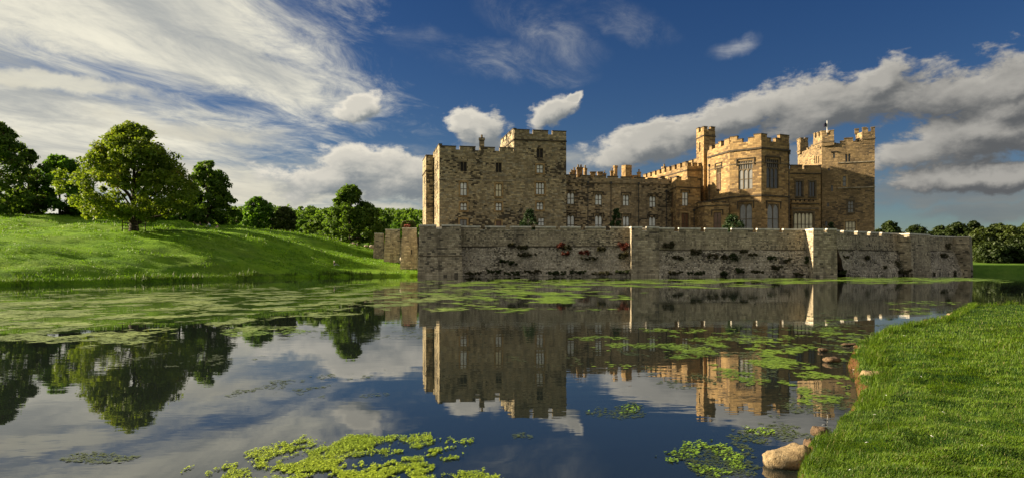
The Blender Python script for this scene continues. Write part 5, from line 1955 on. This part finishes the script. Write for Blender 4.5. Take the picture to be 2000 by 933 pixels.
for (u, v, w, h, lab) in ((1690, 505, 18, 14, 'dark round weed on the receding moat wall'), (1645, 530, 22, 14, 'dark weed at the water at the foot of the bend bastion'), (1650, 502, 14, 10, 'small weed just right of the bend bastion'), (1722, 525, 20, 18, 'dark shrub by the water on the receding moat wall'), (1748, 512, 30, 36, 'tall black green shrub in the corner left of the square receding bastion'), (1768, 530, 40, 18, 'dark shrub mass at the foot of the square receding bastion'), (1800, 493, 40, 12, 'left half of the dark shrub belt across the farthest moat wall'), (1836, 496, 44, 14, 'right half of the dark shrub belt across the farthest moat wall'),
                          (1850, 477, 16, 24, 'dark climber beside the last bastion'), (1812, 532, 40, 14, 'dark shrubs at the water below the shrub belt'), (1850, 530, 40, 16, 'reddish dark shrubs at the water left of the last bastion'), (1888, 532, 24, 14, 'dark shrub at the water under the last bastion')):
    q, D = onw(u)
    D -= 0.5 + 2.0 * max(0, v - 488) / 50 + (3.2 if 1755 < u < 1790 or u > 1865 else 0)
    wall_plant('wall_shrub', lab, u, v, w, h, D, M['wallgreen' if u % 2 else 'weedleaf'], int(u * 3 + v))

# ------------------------------------------------------------------ timber guard round the chestnut
tx, ty = pt(262, 114)
tg = ground_at(tx, ty)
gd = thing('tree_guard', (tx, ty, tg), 'open timber guard of posts and rails round the chestnut trunk', 'tree guard')
hw = 1.25
cs = [(tx - hw, ty - hw), (tx + hw, ty - hw), (tx + hw, ty + hw), (tx - hw, ty + hw)]
for (x, y) in cs:
    mb = MB()
    g = ground_at(x, y)
    mb.tube([(x, y, g - 0.3), (x, y, tg + 2.4)], [0.085, 0.075], 6)
    mb.build('post', M['wood'], gd)
for i in range(4):
    a, b = cs[i], cs[(i + 1) % 4]
    for k in range(4):
        mb = MB()
        zr = tg + 0.55 + 0.5 * k
        mb.tube([(a[0], a[1], zr), (b[0], b[1], zr)], 0.04, 5)
        mb.build('rail', M['wood'], gd)
mb = MB()
for i in range(8):
    an = i * math.pi / 4
    mb.tube([(tx + 0.6 * math.cos(an) + 0.5, ty - 0.9 + 0.5 * math.sin(an), tg - 0.1), (tx + 0.5 * math.cos(an) + 0.5, ty - 0.9 + 0.4 * math.sin(an), tg + 0.35)], [0.4, 0.1], 6)

# ------------------------------------------------------------------ boulders and stones


def rockmat(name, c1, c2, c3, wet=0.07):
    m, n, b, out = material(name)
    geo = n.new('ShaderNodeNewGeometry').outputs['Position']
    f1 = n.noise(geo, 2.6, 7.0, 0.62)
    f2 = n.noise(geo, 14.0, 6.0, 0.68)
    f3 = n.noise(geo, 45.0, 4.0, 0.65)
    c = n.ramp(n.m('ADD', n.m('MULTIPLY', f1, 0.5), n.m('MULTIPLY', f2, 0.5)), [(0.36, c4(*c1)), (0.5, c4(*c2)), (0.64, c4(*c3))])
    c = n.mix(n.ss(f2, 0.55, 0.70, 0.0, 0.7), c, c4(0.07, 0.055, 0.03))
    c = n.mix(n.ss(f3, 0.58, 0.75, 0.0, 0.5), c, c4(0.05, 0.04, 0.025))
    c = n.mix(n.ss(n.sep(geo)[2], 0.0, wet, 0.85, 0.0), c, c4(0.035, 0.03, 0.015))
    n.links.new(c, b.inputs['Base Color'])
    b.inputs['Roughness'].default_value = 0.85
    bp = n.new('ShaderNodeBump')
    bp.inputs['Strength'].default_value = 0.9
    bp.inputs['Distance'].default_value = 0.04
    n.links.new(n.m('ADD', f2, n.m('MULTIPLY', f3, 0.6)), bp.inputs['Height'])
    n.links.new(bp.outputs[0], b.inputs['Normal'])
    return m


M['rockA'] = rockmat('golden boulder', (0.12, 0.08, 0.035), (0.30, 0.215, 0.105), (0.43, 0.33, 0.185))
M['rockB'] = rockmat('brown bank stone', (0.05, 0.032, 0.018), (0.14, 0.085, 0.04), (0.24, 0.15, 0.07), 0.05)


def rock(name, label, loc, dims, rz, seed, mat, sub=24, rough=0.16, shape=None, cat='rock', group=None):
    rs = np.random.RandomState(seed)
    lat, lon = sub, sub * 2
    th = np.linspace(0, math.pi, lat + 1)
    ph = np.linspace(0, 2 * math.pi, lon, endpoint=False)
    T_, P_ = np.meshgrid(th, ph, indexing='ij')
    d = np.stack([np.sin(T_) * np.cos(P_), np.sin(T_) * np.sin(P_), np.cos(T_)], -1)
    pw_ = 0.78
    q = np.sign(d) * np.abs(d) ** pw_
    q /= np.maximum(1e-9, (np.abs(q) ** 2.6).sum(-1, keepdims=True) ** (1 / 2.6))
    o = rs.rand(3) * 50
    r = 1 + rough * 2 * (fbm(d[..., 0] * 1.6 + o[0] + d[..., 2], d[..., 1] * 1.6 + o[1] - d[..., 2] * 0.7, 4) - 0.5) + rough * 0.4 * (fbm(d[..., 0] * 6 + o[1] + 2 * d[..., 2], d[..., 1] * 6 + o[0], 3) - 0.5)
    p = q * r[..., None]
    if shape is not None:
        p = shape(p)
    p = p * np.array(dims) / 2
    cz_, sz_ = math.cos(rz), math.sin(rz)
    X_ = p[..., 0] * cz_ - p[..., 1] * sz_
    Y_ = p[..., 0] * sz_ + p[..., 1] * cz_
    V = np.stack([X_, Y_, p[..., 2]], -1).reshape(-1, 3)
    i, j = np.meshgrid(np.arange(lat), np.arange(lon), indexing='ij')
    a = (i * lon + j).ravel()
    b_ = (i * lon + (j + 1) % lon).ravel()
    fl = np.c_[a, a + lon, b_ + lon, b_].ravel()
    me = np_mesh(name, V, fl, 4, [mat], smooth=True)
    ob = link_mesh(name, me, loc)
    return props(ob, label, cat, group)


def boulder_shape(p):
    # low nose on the left, saddle, high shoulder on the right
    x = p[..., 0]
    k = np.interp(x, [-1.1, -0.75, -0.3, 0.1, 0.5, 0.9, 1.1], [0.50, 0.58, 0.56, 0.78, 1.12, 1.10, 0.8])
    out_ = p.copy()
    out_[..., 2] = np.where(p[..., 2] > 0, p[..., 2] * k, p[..., 2] * 0.8)
    out_[..., 1] *= np.interp(x, [-1.1, -0.4, 0.4, 1.1], [0.72, 0.85, 1.05, 1.0])
    return out_


bx, by, _ = gp(1545, 905, 0.05)
rock('boulder', 'big smooth golden boulder lying in the water against the near grass bank', (bx, by + 0.10, 0.07), (0.60, 0.40, 0.36), 0.10, 3, M['rockA'], 40, 0.16, boulder_shape)
for (u, v, z, dims, rz, lab, mt) in (
        (1600, 842, 0.22, (0.16, 0.2, 0.12), 0.4, 'rough orange stone poking out of the bank above the big boulder', 'rockB'),
        (1582, 880, 0.02, (0.13, 0.2, 0.30), 0.2, 'upright brown stone between boulder and orange stone', 'rockB'),
        (1704, 738, 0.22, (0.38, 0.40, 0.26), 0.3, 'golden stone on the bank edge, half way along the shore', 'rockA'),
        (1712, 762, 0.10, (0.26, 0.26, 0.34), 1.0, 'golden stone just below the half way stone on the bank edge', 'rockB'),
        (1712, 712, 0.16, (0.34, 0.40, 0.42), 0.8, 'reddish stone in the eroded bank above the half way stone', 'rockB'),
        (1706, 690, 0.10, (0.36, 0.40, 0.36), 0.2, 'dark reddish stone at the top of the eroded bank', 'rockB'),
        (1625, 702, 0.06, (0.40, 0.28, 0.15), 0.1, 'flat brown stone standing in the weedy water off the bank', 'rockB'),
        (1607, 683, 0.04, (0.28, 0.2, 0.10), 0.3, 'smaller brown stone behind the flat one in the weedy water', 'rockB'),
        (1660, 672, 0.03, (0.5, 0.2, 0.07), 0.1, 'long low dark stone in the shallows', 'rockB'),
        (1675, 676, 0.03, (0.24, 0.16, 0.08), 0.6, 'small dark stone right of the long low one', 'rockB'),
        (1862, 617, 0.06, (0.55, 0.40, 0.34), 0.1, 'tan stone at the far tip of the near bank', 'rockA'),
        (1848, 622, 0.05, (0.40, 0.34, 0.24), 0.5, 'mossy stone left of the tan stone at the far tip', 'rockB'),
        (1812, 627, 0.03, (0.34, 0.28, 0.2), 0.2, 'lone dark stone in the open water off the far tip', 'rockB')):
    x, y, _ = gp(u, v, z)
    rock('bank_stone', lab, (x, y, z), dims, rz, int(u + v), M[mt], 22, 0.34)
# pale stones and a rough rock line where the meadow meets the wall
for k, (u, v, w, h, lab) in enumerate(((690, 474, 5, 5, 'small pale stone at the foot of the big spreading tree'), (697, 476, 4, 3, 'second small pale stone at the foot of the big spreading tree'), (715, 478, 8, 4, 'flat pale rock below the dark bush by the farthest buttress tower'), (726, 476, 11, 8, 'pinkish jagged rock against the farthest buttress tower'), (519, 546, 14, 5, 'grey stone on the waterline of the meadow shore'))):
    D = 156 if v < 500 else 101
    x, y = pt(u, D)
    z = zz(v, D) if v > 500 else ground_at(x, y) + 0.25
    rock('pale_rock', lab, (x, y, z), (w / F * D, w / F * D * 0.8, h / F * D * 1.2), 0.3 * k, 40 + k, plain('pale rock %d' % k, (0.45, 0.36, 0.28) if v < 500 else (0.2, 0.18, 0.15), 0.9, 0.35, 3.0), 12, 0.3)


# ------------------------------------------------------------------ people
SKIN = plain('skin', (0.50, 0.30, 0.20), 0.6, 0.1)


def person(label, x, y, z, face, pose, top, legs, hair, hat=None):
    """one continuous skinned body; the clothes are material zones of it, hair or hat a child"""
    root = thing('person', (x, y, z), label, 'person', None)
    J = {}
    if pose == 'sit':
        J.update(pelvis=(0, 0, .12), waist=(0, -.04, .30), chest=(0, -.06, .50), neck=(0, -.03, .64), head=(0, .0, .74), crown=(0, .01, .84),
                 kneeL=(-.14, .42, .42), ankL=(-.13, .70, .08), toeL=(-.13, .86, .05), kneeR=(.14, .40, .40), ankR=(.13, .72, .08), toeR=(.14, .88, .05),
                 hipL=(-.10, .03, .12), hipR=(.10, .03, .12), shL=(-.17, -.06, .56), shR=(.17, -.06, .56), elL=(-.25, .12, .40), elR=(.25, .10, .42), wrL=(-.13, .33, .44), wrR=(.13, .32, .44))
    elif pose == 'kneel':
        J.update(pelvis=(0, -.05, .34), waist=(0, .04, .52), chest=(0, .16, .70), neck=(0, .26, .82), head=(0, .33, .90), crown=(0, .37, .99),
                 kneeL=(-.13, .22, .08), ankL=(-.13, -.22, .10), toeL=(-.13, -.34, .05), kneeR=(.13, .24, .08), ankR=(.13, -.22, .10), toeR=(.13, -.34, .05),
                 hipL=(-.10, -.05, .33), hipR=(.10, -.05, .33), shL=(-.18, .17, .74), shR=(.18, .17, .74), elL=(-.24, .34, .54), elR=(.24, .36, .56), wrL=(-.15, .52, .38), wrR=(.15, .54, .40))
    else:   # reclining on one elbow
        J.update(pelvis=(0, 0, .13), waist=(-.16, -.02, .20), chest=(-.34, -.03, .32), neck=(-.44, -.02, .44), head=(-.48, .0, .54), crown=(-.50, .0, .64),
                 kneeL=(.38, .10, .14), ankL=(.78, .02, .08), toeL=(.90, .04, .08), kneeR=(.36, -.04, .26), ankR=(.72, -.08, .09), toeR=(.84, -.07, .10),
                 hipL=(.06, .08, .12), hipR=(.06, -.06, .16), shL=(-.36, .13, .36), shR=(-.36, -.17, .36), elL=(-.44, .24, .14), elR=(-.20, -.24, .22), wrL=(-.26, .34, .05), wrR=(-.02, -.20, .18))
    bones = [('pelvis', 'waist'), ('waist', 'chest'), ('chest', 'neck'), ('neck', 'head'), ('head', 'crown'), ('pelvis', 'hipL'), ('hipL', 'kneeL'), ('kneeL', 'ankL'), ('ankL', 'toeL'), ('pelvis', 'hipR'), ('hipR', 'kneeR'), ('kneeR', 'ankR'), ('ankR', 'toeR'),
             ('chest', 'shL'), ('shL', 'elL'), ('elL', 'wrL'), ('chest', 'shR'), ('shR', 'elR'), ('elR', 'wrR')]
    rad_ = dict(pelvis=.14, waist=.125, chest=.145, neck=.055, head=.095, crown=.075, hipL=.095, hipR=.095, kneeL=.062, kneeR=.062, ankL=.042, ankR=.042, toeL=.035, toeR=.035, shL=.065, shR=.065, elL=.045, elR=.045, wrL=.032, wrR=.032)
    zone = dict(pelvis=1, hipL=1, hipR=1, kneeL=1, kneeR=1, ankL=1, ankR=1, toeL=2, toeR=2, waist=0, chest=0, shL=0, shR=0, elL=0, elR=0, wrL=3, wrR=3, neck=3, head=3, crown=3)
    for s_ in 'LR':
        wv, ev = Vector(J['wr' + s_]), Vector(J['el' + s_])
        d = (wv - ev).normalized()
        side = d.cross(Vector((0, 0, 1))).normalized()
        J['palm' + s_] = tuple(wv + d * .06)
        bones.append(('wr' + s_, 'palm' + s_))
        rad_['palm' + s_] = .030
        zone['palm' + s_] = 3
        for q, (o_, L_) in enumerate(((-.030, .065), (-.010, .080), (.010, .075), (.028, .058))):
            k1, k2 = 'f%d%s' % (q, s_), 'g%d%s' % (q, s_)
            J[k1] = tuple(wv + d * (.06 + L_ * .5) + side * o_)
            J[k2] = tuple(wv + d * (.06 + L_ * .9) + side * o_ + Vector((0, 0, -.02)))
            bones += [('palm' + s_, k1), (k1, k2)]
            rad_[k1], rad_[k2] = .010, .008
            zone[k1] = zone[k2] = 3
        k1 = 'th' + s_
        J[k1] = tuple(wv + d * .055 - side * .055)
        bones.append(('palm' + s_, k1))
        rad_[k1] = .011
        zone[k1] = 3
    keys = list(J)
    me = bpy.data.meshes.new('body')
    cf, sf = math.cos(face), math.sin(face)
    co = [(p[0] * cf - p[1] * sf, p[0] * sf + p[1] * cf, p[2]) for p in J.values()]
    me.from_pydata(co, [(keys.index(a), keys.index(b)) for a, b in bones], [])
    tmp = bpy.data.objects.new('tmp', me)
    COL.objects.link(tmp)
    md = tmp.modifiers.new('s', 'SKIN')
    sv = me.skin_vertices[0].data
    for i_, k in enumerate(keys):
        sv[i_].radius = (rad_[k], rad_[k])
        sv[i_].use_root = (k == 'pelvis')
    sd_ = tmp.modifiers.new('u', 'SUBSURF')
    sd_.levels = sd_.render_levels = 1
    bpy.context.view_layer.update()
    dg = bpy.context.evaluated_depsgraph_get()
    nm = bpy.data.meshes.new_from_object(tmp.evaluated_get(dg))
    bpy.data.objects.remove(tmp)
    nm.name = 'body'
    nm.materials.clear()
    for m_ in (top, legs, plain('shoe', (0.05, 0.04, 0.035), 0.6, 0.2), SKIN):
        nm.materials.append(m_)
    JP = np.array(co)
    zn = [zone[k] for k in keys]
    mids, mz = list(JP), list(zn)
    for a, b in bones:
        ia, ib = keys.index(a), keys.index(b)
        for t in (0.25, 0.5, 0.75):
            mids.append(JP[ia] * (1 - t) + JP[ib] * t)
            mz.append(zn[ia] if (t < 0.5 and a not in ('chest',)) else zn[ib] if a not in ('elL', 'elR', 'ankL', 'ankR') else zn[ia])
    mids, mz = np.array(mids), np.array(mz)
    for pl in nm.polygons:
        c = np.array(pl.center)
        pl.material_index = int(mz[np.argmin(((mids - c) ** 2).sum(1))])
        pl.use_smooth = True
    link_mesh('body', nm, (x, y, z), root)
    # hair or hat
    hc = JP[keys.index('head')] * 0.35 + JP[keys.index('crown')] * 0.65
    mb = MB()
    rings = []
    for j in range(6):
        t = j / 5 * 1.75
        rings.append([(x + hc[0] + .112 * math.sin(t) * math.cos(q) - 0.012 * sf * -1, y + hc[1] + .112 * math.sin(t) * math.sin(q) - 0.02 * cf, z + hc[2] + .115 * math.cos(t)) for q in np.linspace(0, 2 * math.pi, 12, endpoint=False)])
    for j in range(5):
        for q in range(12):
            q2 = (q + 1) % 12
            mb.quad(rings[j + 1][q], rings[j + 1][q2], rings[j][q2], rings[j][q])
    mb.build('hat' if hat else 'hair', hat or hair, root, smooth=True)
    return root


CL = lambda nm, c: plain(nm, c, 0.85, 0.15, 6.0)
dkhair = CL('dark hair', (0.025, 0.018, 0.012))
fair = CL('fair hair', (0.30, 0.20, 0.09))
for (u, D, face, pose, top, legs, hair, hat, lab) in (
        (379, 141, -1.4, 'sit', CL('black jacket', (0.02, 0.02, 0.022)), CL('brown trousers', (0.10, 0.06, 0.04)), dkhair, None, 'person in a black top sitting on the grass, leftmost of the picnickers'),
        (393, 141, 1.5, 'lie', CL('navy jacket', (0.03, 0.025, 0.07)), CL('navy trousers', (0.025, 0.025, 0.05)), fair, None, 'person in dark navy reclining on the grass between two other picnickers'),
        (410, 140.5, 1.5, 'kneel', CL('white shirt', (0.72, 0.74, 0.76)), CL('blue jeans', (0.03, 0.10, 0.24)), fair, None, 'person in a white top and blue jeans kneeling on the grass among the picnickers'),
        (424.5, 140, 1.2, 'sit', CL('pink top', (0.62, 0.42, 0.36)), CL('beige trousers', (0.42, 0.34, 0.28)), fair, None, 'person in pale pink sitting on the grass, rightmost of the picnickers')):
    x, y = pt(u, D)
    person(lab, x, y, ground_at(x, y) + 0.02, face, pose, top, legs, hair, hat)
x, y = pt(653, 121)
person('person in a dark top and pale hat sitting alone on the meadow near the water', x, y, ground_at(x, y) + 0.02, -1.2, 'sit', CL('charcoal top', (0.03, 0.03, 0.035)), CL('grey trousers', (0.35, 0.34, 0.36)), dkhair, CL('pale hat', (0.75, 0.74, 0.66)))
# pale picnic bag and cloth lying by the picnickers
for (u, D, dims, lab, c) in ((386, 139.5, (0.55, 0.35, 0.26), 'pale picnic bag on the grass between the two left picnickers', (0.62, 0.6, 0.45)), (402, 139, (0.45, 0.35, 0.24), 'cream picnic bag on the grass before the kneeling person', (0.66, 0.58, 0.36))):
    x, y = pt(u, D)
    g = ground_at(x, y)
    bg_ = thing('picnic_bag', (x, y, g), lab, 'bag')
    mb = MB()
    w_, d_, h_ = dims
    mb.prism([(x - w_ / 2, y - d_ / 2), (x + w_ / 2, y - d_ / 2), (x + w_ / 2, y + d_ / 2), (x - w_ / 2, y + d_ / 2)], g, g + h_, shrink=[(x - w_ * .42, y - d_ * .3), (x + w_ * .42, y - d_ * .3), (x + w_ * .42, y + d_ * .3), (x - w_ * .42, y + d_ * .3)])
    mm = CL('bag cloth', c)
    mb.build('bag_body', mm, bg_)
    mb = MB()
    mb.tube([(x - w_ * .25, y, g + h_), (x - w_ * .15, y, g + h_ + .14), (x + w_ * .15, y, g + h_ + .14), (x + w_ * .25, y, g + h_)], 0.02, 5)
    mb.build('handle', mm, bg_)

# ------------------------------------------------------------------ white feathers shed on the near lawn and weed
fm = plain('white feather', (0.72, 0.72, 0.68), 0.7, 0.1, 20.0)
fmesh = None
rs = np.random.RandomState(11)
for k, (u, v) in enumerate(((1846, 792), (1690, 846), (1730, 756), (1860, 641), (1822, 838), (1710, 791), (1760, 664), (1768, 650), (1838, 683), (1800, 722), (1658, 893), (1735, 640), (1950, 735), (1916, 858), (1668, 722), (1610, 830), (1530, 875), (1461, 836), (1545, 792), (1580, 866))):
    on_w = k >= 14
    if on_w:
        x, y, _ = gp(u, v, 0.02)
        z = 0.03
    else:
        x, y, _ = gp(u, v, 0.55)
        z = float(bank_h(np.array([[x, y]]))[0]) + 0.10
    if fmesh is None:
        mb = MB()
        prev = None
        for q in range(6):
            t = q / 5
            wv = 0.013 * math.sin(math.pi * min(1, t * 0.9 + 0.08))
            cur = ((t * 0.075, -wv, 0.012 * math.sin(3 * t)), (t * 0.075, 0, 0.012 * math.sin(3 * t) + 0.004), (t * 0.075, wv, 0.012 * math.sin(3 * t)))
            if prev:
                mb.quad(prev[0], cur[0], cur[1], prev[1])
                mb.quad(prev[1], cur[1], cur[2], prev[2])
            prev = cur
        mb.tube([(-0.02, 0, 0.0), (0.075, 0, 0.006)], [0.0022, 0.001], 4)
        fmesh = mb.mesh('feather', [fm], (0, 0, 0))
    o = bpy.data.objects.new('feather', fmesh)
    COL.objects.link(o)
    o.location = (x, y, z)
    o.rotation_euler = (rs.rand() * 0.8 - 0.4, rs.rand() * 0.8 - 0.4, rs.rand() * 6.28)
    s_ = 0.35 + 0.3 * rs.rand()
    o.scale = (s_, s_, s_)
    props(o, 'tiny white feather floating on the weed by the bank' if on_w else 'tiny white feather lying in the near lawn', 'feather', 'feathers on the weed' if on_w else 'feathers on the near lawn')

# what the stuff and the setting are, in words
WORDS = {'meadow_hill': 'green slope rising from the lake on the left', 'ground': 'far pasture round the lake out to the horizon', 'lake_water': 'still lake mirroring castle, trees and clouds', 'near_bank': 'turf bank in the right foreground',
         'castle_terrace': 'gravel terrace behind the moat wall', 'lawn_grass': 'short bright green grass on the near bank', 'lawn_grass.001': 'grass of the near bank beyond the right edge', 'lawn_grass.002': 'longer grass tufts scattered in the near lawn', 'bank_rim_grass': 'grass overhanging the edge of the near bank',
         'meadow_grass': 'short grass on the sunlit left slope', 'meadow_tussocks': 'taller tussocks on the left slope', 'bank_sedge': 'sedge fringe along the far waterline on the left', 'floating_weed': 'pale broken weed sheet over the left half of the lake',
         'floating_weed.001': 'green weed belt on the water below the moat wall', 'floating_weed.002': 'ragged green weed rafts in the middle of the lake', 'floating_weed.003': 'loose green weed beside the boulder', 'dull_weed': 'dull half sunk weed near the right bank', 'blanket_weed': 'lime green blanket weed in the centre foreground'}
for k, t in WORDS.items():
    o = bpy.data.objects.get(k)
    if o:
        o['label'] = t
